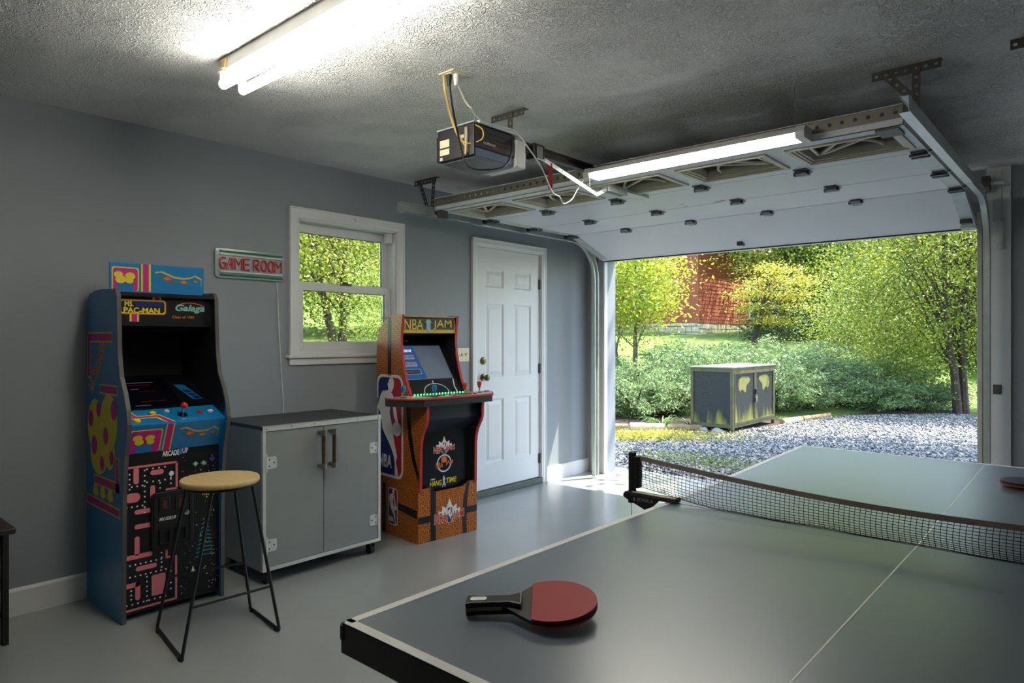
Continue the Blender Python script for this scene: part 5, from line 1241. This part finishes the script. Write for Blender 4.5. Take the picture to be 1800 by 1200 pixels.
gs = big_mesh('gravel_stones', V, F, mat_random('gravel_stone_mix', [(58,63,64),(100,104,104),(138,137,130),(178,171,156),(84,89,92)]), kind='stuff')
tag(gs, 'loose grey and white gravel stones covering the driveway', 'gravel')

# ------------------------------------------------------------------ foliage helpers
def leaves(C_, s0, s1, rngl, aspect=0.55, upb=0.5, direc=None):
    # C_: (n,3) leaf centres -> rhombus leaves
    n = len(C_)
    nrm = rngl.normal(0, 1, (n,3)); nrm[:,2] = np.abs(nrm[:,2])+upb; nrm /= np.linalg.norm(nrm, axis=1)[:,None]
    t = rngl.normal(0, 1, (n,3)) if direc is None else direc + rngl.normal(0, 0.35, (n,3))
    a = t - nrm*np.sum(t*nrm, 1)[:,None]; a /= np.linalg.norm(a, axis=1)[:,None]+1e-9
    b = np.cross(nrm, a); s = rngl.uniform(s0, s1, n)[:,None]
    V = np.stack([C_-a*s, C_+b*s*aspect+nrm*s*0.12, C_+a*s, C_-b*s*aspect+nrm*s*0.12], 1).reshape(-1,3)
    F = np.arange(4*n).reshape(n,4)
    return V, F
L_YG = mat_leaf('yellow_green_leaf', (122, 150, 34), (190, 194, 66), 0.4); L_OR = mat_leaf('yellow_amber_leaf', (112, 138, 40), (192, 172, 66), 0.38)
L_GR = mat_leaf('mid_green_leaf', (34, 70, 20), (164, 174, 56), 0.34); L_LT = mat_leaf('light_green_leaf', (66, 104, 28), (180, 188, 78), 0.36)
L_DK = mat_leaf('dark_green_leaf', (22, 46, 20), (64, 94, 34), 0.25); L_JU = mat_leaf('juniper_needles', (46, 82, 54), (156, 180, 112), 0.25, 0.6); L_JG = mat_leaf('strap_leaf_green', (48, 92, 44), (112, 142, 70), 0.35)
BARK = P('grey_brown_bark', (112, 98, 82), rough=0.9, var=0.3, scale=14, bump=0.9, bscale=30, bdist=0.02); BARKD = P('dark_bark', (66, 54, 44), rough=0.9, var=0.3, scale=14, bump=0.9, bscale=30, bdist=0.02)

def tree(name, base, label, height, crown, clusters, per, leaf, mat, bark, seed, trunks=1, group=None, cat='tree', spread=0.55, layered=False, r0=0.11, clear=0.3):
    # crown = (dx, dy, z centre, rx, ry, rz) relative to the base
    rl = np.random.default_rng(seed); rr = random.Random(seed)
    bz_ = gz(base[0], base[1])-0.08
    t = thing(name, (base[0], base[1], bz_), label, cat, group=group)
    cx, cy, cz_, rx_, ry_, rz_ = crown
    cen = []
    while len(cen) < clusters:
        p = rl.normal(0, 1, 3); p /= np.linalg.norm(p); p *= rl.uniform(0.45, 1.0)**0.6
        if layered: p[2] = round(p[2]*2.5)/2.5+rl.normal(0,0.04)
        cen.append((cx+p[0]*rx_, cy+p[1]*ry_, cz_+p[2]*rz_))
    cen = np.array(cen)
    pts_ = np.repeat(cen, per, 0); sc_ = np.array([rx_, ry_, rz_]).mean()*0.26
    off = rl.normal(0, 1, pts_.shape)*sc_*np.array([1,1,0.30 if layered else 0.75]); pts_ = pts_+off
    V, F = leaves(pts_, leaf*0.6, leaf*1.15, rl, upb=1.2 if layered else 0.4)
    big_mesh('foliage', V, F, mat, t, kind='stuff')
    for k in range(trunks):
        a = rr.uniform(0, 6.28); ln = 0.0 if trunks == 1 else spread
        ox, oy = (0, 0) if trunks == 1 else (0.12*math.cos(a+k*2.4), 0.12*math.sin(a+k*2.4))
        top = Vector((cx*0.7+ln*math.cos(a+k*2.4), cy*0.7+ln*math.sin(a+k*2.4), cz_+rz_*0.5))
        b0 = Vector((ox, oy, 0)); mid = b0.lerp(top, 0.5)+Vector((rr.uniform(-.1,.1), rr.uniform(-.1,.1), 0))
        path = bez([b0, b0.lerp(mid, 0.5)+Vector((rr.uniform(-.04,.04),rr.uniform(-.04,.04),0)), mid, top], 4)
        tr = MB().tube(path, [r0*(1.25 if i == 0 else 1-0.75*i/len(path)) for i in range(len(path))], 8).build('trunk', bark, t, world=False, smooth=True)
        br = MB()
        for j in range(max(6, clusters//(7*trunks))):
            c_ = cen[rr.randrange(len(cen))]; st_ = path[rr.randrange(len(path)//3, len(path))]; md = (st_+Vector(c_))*0.5+Vector((0,0,0.12))
            br.tube(bez([st_, md, c_], 3), [r0*0.22*(1-0.12*i) for i in range(7)], 5)
        br.build('branch', bark, tr, world=False, smooth=True)
    return t
def clone(src, base, rot, sc, label, group=None):
    o = copy_tree(src); o.location = (base[0], base[1], gz(*base)-0.08); o.rotation_euler = (0,0,rot); o.scale = (sc,sc,sc)
    o['label'] = label
    if group: o['group'] = group
    return o

tree('maple_tree', (-3.75, 12.4), 'pale yellow green young tree before the red house porch', 5, (-0.18,0.0,2.6,1.15,1.3,1.35), 220, 85, 0.044, L_YG, BARK, 11, trunks=3, spread=1.0, r0=0.07)
tree('dogwood_tree', (-3.6, 18.9), 'small amber tinged tree with tiered branches before the house corner', 4, (0.55,0.0,1.5,0.95,1.1,0.9), 100, 60, 0.042, L_OR, BARKD, 12, layered=True, r0=0.10)
G3 = 'tall trees on the bank right of the house'
tree('oak_tree', (-4.35, 24.6), 'light green broad tree with a dark straight trunk on the bank', 8, (0.4,-0.4,4.1,2.7,2.4,2.6), 330, 75, 0.065, L_LT, BARKD, 13, r0=0.19)
t4 = tree('oak_tree', (-3.6, 27.0), 'taller light green tree with a grey trunk behind the dark trunk', 9, (0.5,0.0,5.2,3.3,2.8,3.2), 340, 75, 0.07, L_LT, BARK, 14, trunks=2, spread=0.9, r0=0.17)
tree('glossy_tree', (1.82, 15.0), 'glossy leaved twin trunk tree at the far end of the gravel', 5, (-0.35,0.1,2.75,1.75,1.6,1.85), 380, 100, 0.034, L_GR, BARKD, 15, trunks=2, spread=0.5, r0=0.085)
tree('glossy_tree', (2.30, 15.9), 'dark trunk tree wrapped in vine beside the far gravel edge', 5, (0.3,0.3,3.0,1.5,1.5,1.7), 200, 85, 0.034, L_GR, BARKD, 16, r0=0.13)
tree('leafy_bush', (0.0, 18.2), 'tall bright green bush behind the far end of the junipers', 3, (0.0,0.0,1.75,1.75,1.4,1.55), 260, 80, 0.034, L_LT, BARKD, 17, trunks=3, spread=0.7, cat='bush', r0=0.05)
tree('leafy_bush', (0.75, 15.6), 'small laurel bush with upright shiny shoots behind the junipers', 2, (0.0,0.0,0.85,0.75,0.6,0.65), 70, 70, 0.026, L_LT, BARKD, 18, trunks=3, spread=0.4, cat='bush', r0=0.02)
tree('leafy_bush', (-1.2, 22.0), 'grey green low bush on the sunny bank', 2, (0.0,0.0,0.75,1.6,1.0,0.6), 110, 70, 0.036, L_LT, BARKD, 19, trunks=3, spread=0.6, cat='bush', r0=0.03)
tree('leafy_bush', (-3.4, 20.6), 'dark evergreen bush under the amber tinged tree', 2, (0.0,0.0,0.5,1.3,0.9,0.65), 90, 70, 0.036, L_DK, BARKD, 20, trunks=2, spread=0.5, cat='bush', r0=0.03)
tree('leafy_bush', (-2.3, 21.2), 'dark leafy bush below the straight dark trunk', 2, (0.0,0.0,0.6,1.1,0.8,0.6), 90, 70, 0.036, L_DK, BARKD, 21, trunks=2, spread=0.5, cat='bush', r0=0.03)
# wood behind
f1 = tree('forest_tree', (-1.5, 36.0), 'tall deep green forest tree standing behind the bank', 12, (0,0,5.6,4.2,3.8,4.6), 330, 80, 0.105, L_DK, BARKD, 31, r0=0.25, group='trees of the wood behind the house')
f2 = tree('forest_tree', (3.5, 34.0), 'tall yellow green forest tree standing behind the bank', 11, (0,0,5.2,4.0,3.6,4.3), 320, 80, 0.10, L_GR, BARKD, 32, r0=0.22, group='trees of the wood behind the house')
for k, (x, y, sc) in enumerate(((-5.5,40,1.15),(-9.5,43,1.2),(7.5,36,1.0),(-14,44,1.2),(-19,42,1.2),(0.5,44,1.3),(5.5,43,1.25),(-24,40,1.2),(3.0,27.5,0.62),(-3.5,33,0.9),(0.8,31,0.85),(2.2,38,1.1),(-8,37,1.0))):
    s_ = f1 if k % 2 else f2
    clone(s_, (x, y), k*1.3, sc, s_['label'], 'trees of the wood behind the house')
L_WN = mat_leaf('slope_tree_leaf', (50, 84, 24), (186, 190, 60), 0.33)
# trees seen through the window
GW = 'trees on the slope outside the window'
wA = tree('slope_tree', (-10.6, 9.95), 'forked dark trunk tree with yellow green leaves outside the window', 7, (0,0.1,3.3,2.4,2.4,2.3), 300, 80, 0.048, L_WN, BARKD, 41, trunks=2, spread=1.5, r0=0.13)
wB = tree('slope_tree', (-16.5, 12.0), 'broad leafy green tree on the slope outside the window', 9, (0,0,4.2,3.2,3.2,3.4), 320, 80, 0.07, L_GR, BARKD, 42, r0=0.2, group=GW)
for k, (x, y, sc) in enumerate(((-19,18,1.2),(-14.5,16.5,0.95),(-21,9,1.15),(-13,6.2,0.8),(-17.5,22,1.2),(-24,14,1.3))): clone(wB, (x, y), 0.7+k*1.1, sc, wB['label'], GW)
tree('leafy_bush', (-6.3, 7.9), 'sparse speckled bush growing just outside the window', 3, (0,0,1.9,0.75,0.75,0.9), 110, 50, 0.026, L_LT, BARKD, 43, trunks=3, spread=0.5, cat='bush', r0=0.025)
# the tree whose shade falls on the gravel stands beside the drive
tree('shade_tree', (6.6, 11.2), 'tall drive side tree shading the gravel', 9, (-2.2,-0.9,6.4,3.6,2.3,1.3), 300, 60, 0.10, L_GR, BARKD, 51, r0=0.2)

# ------------------------------------------------------------------ junipers
def juniper_mesh(seed, nb=95, per=120):
    rl = np.random.default_rng(seed); Cs = []; Ds = []
    for k in range(nb):
        a = rl.uniform(0, 6.283); reach = rl.uniform(0.5, 1.35); hgt = rl.uniform(0.35, 1.0)*(1.15-0.35*reach)
        u = rl.uniform(0.12, 1, per)[:,None]
        x = reach*u*math.cos(a); y = reach*u*math.sin(a); z = hgt*np.sin(u*1.9)*1.05
        P_ = np.concatenate([x, y, z], 1); d = np.concatenate([np.full_like(u, math.cos(a)), np.full_like(u, math.sin(a)), hgt*1.9*np.cos(u*1.9)/reach], 1)
        d /= np.linalg.norm(d, axis=1)[:,None]
        sd = rl.normal(0, 0.075, (per,3)); sd[:,2] *= 0.5
        Cs.append(P_+sd); Ds.append(d+sd*6)
    C_ = np.concatenate(Cs); D_ = np.concatenate(Ds)
    return leaves(C_, 0.022, 0.055, rl, aspect=0.20, upb=0.3, direc=D_)
JV = [juniper_mesh(s_) for s_ in (61, 62, 63)]
JM = []
def juniper(k, base, rot, sc, label):
    bz_ = gz(*base)-0.06
    if len(JM) <= k:
        t = thing('juniper_bush', (base[0], base[1], bz_), label, 'bush', group='spreading junipers behind the gravel')
        big_mesh('foliage', JV[k][0], JV[k][1], L_JU, t, kind='stuff')
        b = MB(); rr = random.Random(k)
        for i in range(9):
            a = i*0.7+rr.uniform(0,0.5); b.tube(bez([(0,0,0),(0.35*math.cos(a),0.35*math.sin(a),0.35),(0.9*math.cos(a),0.9*math.sin(a),0.62)],4), [0.03-0.0028*j for j in range(9)], 5)
        b.build('stem', BARKD, t, world=False); JM.append(t); t.rotation_euler[2] = rot; t.scale = sc; return
    o = copy_tree(JM[k]); o.location = (base[0], base[1], bz_); o.rotation_euler = (0,0,rot); o.scale = sc; o['label'] = label
JL = 'feathery blue green juniper spreading behind the gravel edge'
jb = [(0,(-2.35,10.45),0.3,(1.0,1.0,1.0)),(1,(-3.6,10.0),1.3,(1.1,1.1,1.1)),(2,(-1.65,12.1),2.1,(1.1,1.1,1.15)),(0,(-3.0,11.9),4.0,(1.2,1.2,1.1)),(1,(-1.0,13.3),0.8,(1.2,1.2,1.2)),(2,(-2.6,13.6),3.0,(1.2,1.2,1.1)),
      (0,(-0.75,12.3),5.1,(0.8,0.8,1.0)),(1,(-0.45,14.3),2.2,(1.1,1.1,1.05)),(2,(0.25,15.4),0.4,(1.05,1.05,0.95)),(0,(1.05,15.7),1.7,(0.9,0.9,0.75)),(1,(-1.4,15.6),3.3,(1.2,1.2,1.1)),(2,(-4.6,11.4),5.5,(1.1,1.1,1.0)),(0,(0.0,16.7),2.6,(1.1,1.1,1.0)),(1,(-1.9,11.0),4.4,(0.75,0.75,0.9)),(2,(-0.25,13.2),1.0,(0.8,0.8,0.85)),(0,(0.55,14.3),0.2,(0.85,0.85,0.8)),(1,(1.15,14.95),2.9,(0.7,0.7,0.6)),(2,(-0.55,12.6),3.9,(0.7,0.7,0.75))]
JN = {0: 'blue green juniper behind the pale split log', 2: 'blue green juniper rising behind the metal trash enclosure', 9: 'low juniper before the twin trunk tree', 15: 'juniper overhanging the far bend of the gravel edge', 16: 'small low juniper at the last corner of the gravel edge', 17: 'juniper spreading over the long low edging log'}
for i_, (k, b_, r_, s_) in enumerate(jb): juniper(k, b_, r_, s_, JN.get(i_, JL))
# strap leaved plants in front
def strap_plant(base, n, L0, label, seed):
    rr = random.Random(seed); t = thing('lily_plant', (base[0], base[1], -0.07), label, 'plant', group='strap leaved plants by the logs')
    for k in range(n):
        a = rr.uniform(0, 6.28); L_ = L0*rr.uniform(0.7,1.2); w_ = 0.011; b = MB(); pts_ = []
        for j in range(7):
            u = j/6; r_ = L_*0.75*u; z = L_*(1.05*u-0.85*u*u*rr.uniform(0.9,1.1)) ; pts_.append((r_*math.cos(a), r_*math.sin(a), z))
        px, py = -math.sin(a), math.cos(a)
        for j, p in enumerate(pts_):
            ww_ = w_*(1-(j/6)**2)+0.0008; b.v += [(p[0]+px*ww_, p[1]+py*ww_, p[2]), (p[0], p[1], p[2]-0.004), (p[0]-px*ww_, p[1]-py*ww_, p[2])]
        for j in range(6): b.f += [(3*j,3*j+1,3*j+4,3*j+3),(3*j+1,3*j+2,3*j+5,3*j+4)]
        b.build('leaf', L_JG, t, world=False)
strap_plant((-1.20, 9.32), 34, 0.55, 'clump of arching strap leaves behind the split log', 71); strap_plant((-0.86, 9.62), 22, 0.45, 'clump of arching strap leaves beside the metal bin', 72)
strap_plant((0.20, 12.75), 14, 0.26, 'small grassy clump at the foot of the junipers', 73)
# weedy patch on the gravel
n = 5200; cx_ = rng.normal(0, 1, (n,2))*np.array([0.62,0.28]); rot_ = np.array([[0.74,0.67],[-0.67,0.74]]).T
pp = cx_ @ rot_.T + np.array([-0.95, 8.35]); pp = pp[[inside((a, b_), edge) for a, b_ in pp]]
V, F = leaves(np.concatenate([pp, rng.uniform(-0.045,0.015,(len(pp),1))], 1), 0.010, 0.022, rng, aspect=0.5, upb=0.8)
tag(big_mesh('clover_patch', V, F, mat_leaf('clover_leaf', (120, 132, 40), (206, 190, 60), 0.35), kind='stuff'), 'yellow green clover spreading over the gravel', 'weeds')
n = 1500; pp = rng.normal(0,1,(n,2))*np.array([0.5,0.25])+np.array([0.55,7.05])
V, F = leaves(np.concatenate([pp, rng.uniform(-0.045,0.01,(n,1))], 1), 0.008, 0.02, rng, aspect=0.45, upb=0.6)
tag(big_mesh('grass_patch', V, F, L_GR, kind='stuff'), 'thin green weeds in the shaded gravel near the doorway', 'weeds')

# ------------------------------------------------------------------ logs and rocks edging the bed
LOGM = P('weathered_log', (150, 122, 88), rough=0.9, var=0.3, scale=10, stretch=(1,1,1), bump=0.8, bscale=24, bdist=0.02); LOGL = P('split_log_face', (196, 172, 136), rough=0.85, var=0.22, scale=12, bump=0.6, bscale=30, bdist=0.01); LOGE = P('log_end_grain', (176, 146, 108), rough=0.9, var=0.2)
def log(p, q_, r_, mat, label, seed):
    rr = random.Random(seed); c = (Vector(p)+Vector(q_))/2
    t = thing('edging_log', (c.x, c.y, -0.06), label, 'log', group=None)
    path = [Vector(p).lerp(Vector(q_), k/6)+Vector((rr.uniform(-.008,.008),rr.uniform(-.008,.008),0)) for k in range(7)]
    MB().tube(path, [r_*rr.uniform(0.92,1.08) for _ in path], 10).build('bark', mat, t, smooth=True)
    d = (Vector(q_)-Vector(p)).normalized()
    for e_, s_ in ((path[0], -1), (path[-1], 1)): MB().cyl(e_+d*s_*0.0, e_+d*s_*0.006, r_*0.86, 10).build('end_grain', LOGE, t)
log((-2.45,8.20,0.0),(-1.50,8.80,0.0),0.055,LOGM,'brown edging log at the corner of the garage doorway',1)
log((-1.46,8.79,0.005),(-1.04,9.10,0.005),0.062,LOGL,'pale split edging log below the strap leaves',2)
log((-1.02,9.16,-0.01),(-0.66,9.50,-0.01),0.050,LOGM,'brown edging log ending near the metal bin',3)
log((-0.02,11.12,-0.02),(0.06,11.75,-0.02),0.05,LOGL,'pale edging log right behind the metal bin',4)
log((0.06,11.80,-0.02),(0.24,12.65,-0.02),0.045,LOGM,'long low edging log along the juniper bed',5)
ROCK = P('river_rock', (150, 146, 136), rough=0.8, var=0.25, scale=14, bump=0.5, bscale=30, bdist=0.01)
def rock(c, s_, label, seed):
    b = MB().ball((0,0,0), 1.0, 12, 8); rr = random.Random(seed); o_ = rr.uniform(0,50)
    b.v = [tuple(Vector(v)*(1+0.22*mnoise.noise(Vector(v)*1.4+Vector((o_,0,0))))) for v in b.v]; b.v = [(x*s_[0]+c[0], y*s_[1]+c[1], z*s_[2]+c[2]) for x, y, z in b.v]
    tag(b.build('rock', ROCK, smooth=True, loc=c), label, 'rock')
rock((-0.56,9.40,-0.03),(0.07,0.06,0.05),'small grey rock between the log and the metal bin',1); rock((-0.34,9.38,-0.03),(0.10,0.07,0.055),'rounded tan rock against the metal bin',2)

# ------------------------------------------------------------------ metal trash enclosure
Bn = thing('trash_enclosure', (-0.47, 10.3, -0.06), 'mossy steel mesh trash enclosure with double doors and padlock', 'enclosure')
OLV = P('olive_mossy_steel', (86, 82, 54), rough=0.6, metal=0.2, var=0.35, scale=9); OLD = P('grey_steel_lid', (136, 136, 120), rough=0.55, metal=0.3, var=0.3, scale=5)
def mat_mesh():
    m_ = bpy.data.materials.new('perforated_mossy_sheet'); m_.use_nodes = True; N = m_.node_tree.nodes; L = m_.node_tree.links; b = N['Principled BSDF']; out = N['Material Output']
    tc = N.new('ShaderNodeTexCoord'); sp_ = N.new('ShaderNodeSeparateXYZ'); L.new(tc.outputs['Object'], sp_.inputs[0])
    nz = N.new('ShaderNodeTexNoise'); nz.inputs['Scale'].default_value = 9; nz.inputs['Detail'].default_value = 8
    mp = N.new('ShaderNodeMapping'); mp.inputs['Scale'].default_value = (1,1,0.16); L.new(tc.outputs['Object'], mp.inputs[0]); L.new(mp.outputs[0], nz.inputs['Vector'])
    # moss creeps up from the foot of the sheet
    mr = N.new('ShaderNodeMapRange'); mr.inputs[1].default_value = 0.10; mr.inputs[2].default_value = 0.62; mr.inputs[3].default_value = 0.30; mr.inputs[4].default_value = -0.22
    L.new(sp_.outputs['Z'], mr.inputs[0]); ad = N.new('ShaderNodeMath'); ad.operation = 'ADD'; L.new(nz.outputs[0], ad.inputs[0]); L.new(mr.outputs[0], ad.inputs[1])
    cr = N.new('ShaderNodeValToRGB'); cr.color_ramp.elements[0].position = 0.60; cr.color_ramp.elements[0].color = (*lin((28,30,31)),1); cr.color_ramp.elements[1].position = 0.90; cr.color_ramp.elements[1].color = (*lin((140,138,40)),1)
    L.new(ad.outputs[0], cr.inputs[0]); L.new(cr.outputs[0], b.inputs['Base Color']); b.inputs['Roughness'].default_value = 0.6
    v_ = N.new('ShaderNodeTexVoronoi'); v_.inputs['Scale'].default_value = 46; v_.inputs['Randomness'].default_value = 0.15; L.new(tc.outputs['Object'], v_.inputs['Vector'])
    lt = N.new('ShaderNodeMath'); lt.operation = 'LESS_THAN'; lt.inputs[1].default_value = 0.45; L.new(v_.outputs['Distance'], lt.inputs[0])
    tr_ = N.new('ShaderNodeBsdfTransparent'); ms = N.new('ShaderNodeMixShader'); L.new(lt.outputs[0], ms.inputs[0]); L.new(b.outputs[0], ms.inputs[1]); L.new(tr_.outputs[0], ms.inputs[2]); L.new(ms.outputs[0], out.inputs['Surface'])
    return m_
MESH = mat_mesh()
ex0, ex1, ey0, ey1, ez0, ez1 = -0.785, -0.165, 9.49, 11.08, 0.02, 0.895
fb_ = MB()
for x in (ex0, ex1):
    for y in (ey0, ey1): MB().box((x-0.022,y-0.022,-0.08),(x+0.022,y+0.022,ez1)).build('corner_post', OLV, Bn)
for z in (ez0+0.03, ez1-0.03):
    for y in (ey0, ey1): MB().box((ex0,y-0.02,z-0.025),(ex1,y+0.02,z+0.025)).build('frame_rail', OLV, Bn)
    for x in (ex0, ex1): MB().box((x-0.02,ey0,z-0.025),(x+0.02,ey1,z+0.025)).build('frame_rail', OLV, Bn)
MB().box((ex0-0.03,ey0-0.03,ez1),(ex1+0.03,ey1+0.03,ez1+0.02)).build('lid', OLD, Bn, bev=0.004)
for (a, b_) in (((ex0+0.02,ey0-0.004,ez0+0.05),(ex1-0.02,ey0,ez1-0.05)), ((ex0+0.02,ey1,ez0+0.05),(ex1-0.02,ey1+0.004,ez1-0.05)), ((ex0-0.004,ey0+0.02,ez0+0.05),(ex0,ey1-0.02,ez1-0.05))): MB().box(a, b_).build('mesh_panel', MESH, Bn)
MB().box((ex0,ey0,ez0),(ex1,ey1,ez0+0.012)).build('floor_plate', OLV, Bn)
ymid = (ey0+ey1)/2; fbn = ((ex1+0.024, 0, 0), (0,1,0), (0,0,1)); BEARM = P('olive_bear_paint', (118, 118, 58), rough=0.8, var=0.2, scale=30)
for (a, b_) in ((ey0+0.025, ymid-0.004), (ymid+0.004, ey1-0.025)):
    b = MB(); ring(b, q(a,ez0+0.055,b_,ez1-0.055), q(a+0.03,ez0+0.085,b_-0.03,ez1-0.085), fbn, -0.02, 0.004)
    dr = b.build('enclosure_door', OLV, Bn); MB().box((ex1+0.008,a+0.03,ez0+0.085),(ex1+0.012,b_-0.03,ez1-0.085)).build('door_mesh', MESH, dr)
    w_ = b_-a; s_ = 1 if a < ymid-0.1 else -1; c_ = (a+b_)/2
    shp = [(-0.15,0.72),(-0.17,0.64),(-0.15,0.56),(-0.13,0.57),(-0.11,0.53),(-0.09,0.57),(-0.04,0.57),(0.02,0.52),(0.05,0.54),(0.06,0.62),(0.12,0.66),(0.17,0.70),(0.15,0.75),(0.06,0.76),(-0.08,0.765)]
    flat('bear_figure', [(c_+s_*u*1.25, z) for u, z in shp], ((ex1+0.012,0,0),(0,1,0),(0,0,1)), BEARM, dr, h=0.0006)  # olive painted bear silhouette, one on each door
MB().box((ex1+0.028,ymid-0.03,0.47),(ex1+0.05,ymid+0.035,0.56)).build('hasp', BLACKM, Bn, bev=0.004)
pl = MB().box((ex1+0.03,ymid-0.028,0.36),(ex1+0.055,ymid+0.032,0.43)).build('padlock', STEEL, Bn, bev=0.005)
MB().tube(bez([(ex1+0.042,ymid-0.018,0.42),(ex1+0.042,ymid-0.018,0.47),(ex1+0.042,ymid+0.002,0.49),(ex1+0.042,ymid+0.022,0.47),(ex1+0.042,ymid+0.022,0.42)],4), 0.006, 8).build('shackle', STEEL, pl)
Tc = thing('trash_can', (-0.46, 9.95, 0.032), 'pale grey trash can standing inside the mesh enclosure', 'trash can')
CANM = P('grey_blue_bin_plastic', (150, 164, 178), rough=0.5)
MB().lathe([(0.19,0.032),(0.23,0.60),(0.24,0.61),(0.24,0.66)], (-0.46,9.95,0), 20).build('body', CANM, Tc, smooth=True); MB().lathe([(0.25,0.66),(0.25,0.69),(0.20,0.72),(0,0.73)], (-0.46,9.95,0), 20).build('lid', CANM, Tc, smooth=True)

# ------------------------------------------------------------------ red house
HX, HY_ = -7.45, 23.3; hz = gz(HX, HY_)-0.1
H_ = thing('red_house', (HX-4, HY_+4, hz), 'red clapboard house with stone foundation beyond the trees', 'house')
SID = P('red_brown_clapboard', (168, 88, 64), rough=0.75, var=0.08, scale=6); HTRIM = P('house_white_trim', (220, 220, 214), rough=0.6); ROOFM = P('pale_metal_roof', (196, 200, 204), rough=0.5, var=0.06); STN = P('pale_foundation_stone', (202, 190, 160), rough=0.85, var=0.22, scale=5); MOR = P('mortar_grey', (140, 130, 110), rough=0.95); WGL = P('dark_house_glass', (40, 52, 56), rough=0.08)
fz, tz_, lx, ly = 1.92, 5.6, -14.2, 33.0
MB().box((lx,HY_+0.03,hz),(HX-0.03,ly,fz)).build('foundation_core', MOR, H_); MB().box((lx,HY_+0.05,fz),(HX-0.05,ly,tz_)).build('wall_core', SID, H_)
bm_ = MB(); nb_ = 26; bh = (tz_-fz)/nb_
def board(a, b_, z, axis):
    m_ = MB()
    if axis == 'x': m_.add([(a,HY_,z),(b_,HY_,z),(b_,HY_+0.05,z),(a,HY_+0.05,z),(a,HY_+0.008,z+bh),(b_,HY_+0.008,z+bh),(b_,HY_+0.05,z+bh),(a,HY_+0.05,z+bh)], [(3,2,1,0),(4,5,6,7),(0,1,5,4),(1,2,6,5),(2,3,7,6),(3,0,4,7)])
    else: m_.add([(HX,a,z),(HX,b_,z),(HX-0.05,b_,z),(HX-0.05,a,z),(HX-0.008,a,z+bh),(HX-0.008,b_,z+bh),(HX-0.05,b_,z+bh),(HX-0.05,a,z+bh)], [(3,2,1,0),(4,5,6,7),(0,1,5,4),(1,2,6,5),(2,3,7,6),(3,0,4,7)])
    m_.build('clapboard', SID, H_)
for k in range(nb_): board(lx, HX-0.02, fz+k*bh, 'x'); board(HY_+0.02, ly, fz+k*bh, 'y')
MB().box((HX-0.05,HY_-0.01,fz),(HX+0.012,HY_+0.06,tz_)).build('corner_board', SID, H_)
rr = random.Random(9)
for face in ('x', 'y'):
    z = hz
    while z < fz-0.02:
        h_ = rr.uniform(0.14,0.24); h_ = min(h_, fz-z); p_ = lx+3.1 if face == 'x' else HY_+0.02; end = HX if face == 'x' else HY_+5.2
        while p_ < end-0.02:
            w_ = rr.uniform(0.22,0.55); w_ = min(w_, end-p_); o_ = rr.uniform(0.0,0.03); zz0, zz1 = z+0.012, z+h_-0.012
            if zz1 > gz(HX, HY_)-0.4:
                (MB().box((p_+0.012,HY_-o_,zz0),(p_+w_-0.012,HY_+0.06,zz1)) if face == 'x' else MB().box((HX-0.06,p_+0.012,zz0),(HX+o_,p_+w_-0.012,zz1))).build('foundation_stone', STN, H_)
            p_ += w_
        z += h_
def hwin(face, a, b_, z0, z1):
    o_ = 0.03
    bx = (lambda p0, p1, z0_, z1_, d0, d1: MB().box((p0,HY_-d1,z0_),(p1,HY_-d0,z1_))) if face == 'x' else (lambda p0, p1, z0_, z1_, d0, d1: MB().box((HX+d0,p0,z0_),(HX+d1,p1,z1_)))
    f_ = bx(a,b_,z0,z1,-0.04,0.03).build('house_window', HTRIM, H_); bx(a+0.09,b_-0.09,z0+0.09,(z0+z1)/2-0.03,0.0,0.036).build('pane', WGL, f_); bx(a+0.09,b_-0.09,(z0+z1)/2+0.03,z1-0.09,0.0,0.036).build('pane', WGL, f_)
hwin('y',28.0,29.0,2.15,3.5); hwin('x',-10.2,-9.1,2.5,3.3); hwin('x',-11.0,-9.9,3.6,4.5); hwin('y',30.5,31.4,2.15,3.5)
MB().prism([(lx-0.4,tz_-0.1),(HX+0.22,4.95),(HX+0.22,5.1),((lx+HX)/2,7.6),(lx-0.4,5.1)], ((0,ly+0.4,0),(1,0,0),(0,0,1)), 0, ly-HY_+0.9).build('roof', ROOFM, H_)
MB().box((HX+0.20,HY_-0.5,4.90),(HX+0.26,ly+0.4,5.10)).build('fascia', SID, H_)
# porch
MB().add([(lx-4,HY_-2.2,3.15),(lx+2.6,HY_-2.2,3.15),(lx+2.6,HY_+0.3,3.75),(lx-4,HY_+0.3,3.75),(lx-4,HY_-2.2,3.27),(lx+2.6,HY_-2.2,3.27),(lx+2.6,HY_+0.3,3.87),(lx-4,HY_+0.3,3.87)], [(3,2,1,0),(4,5,6,7),(0,1,5,4),(1,2,6,5),(2,3,7,6),(3,0,4,7)]).build('porch_roof', ROOFM, H_)
for x in (lx+0.55, lx+2.4): MB().box((x-0.07,HY_-2.1,hz),(x+0.07,HY_-1.96,3.2)).build('porch_post', SID, H_)
PLK = P('grey_brown_plank', (150, 138, 104), rough=0.85, var=0.15, scale=6)
for k in range(4): MB().box((lx-4,HY_-1.9,1.28+k*0.16),(lx+2.9,HY_-1.84,1.28+k*0.16+0.145)).build('porch_board', PLK, H_)
for k in range(14): MB().box((lx+0.7+k*0.12,HY_-1.88,1.95),(lx+0.74+k*0.12,HY_-1.84,2.6)).build('baluster', SID, H_)
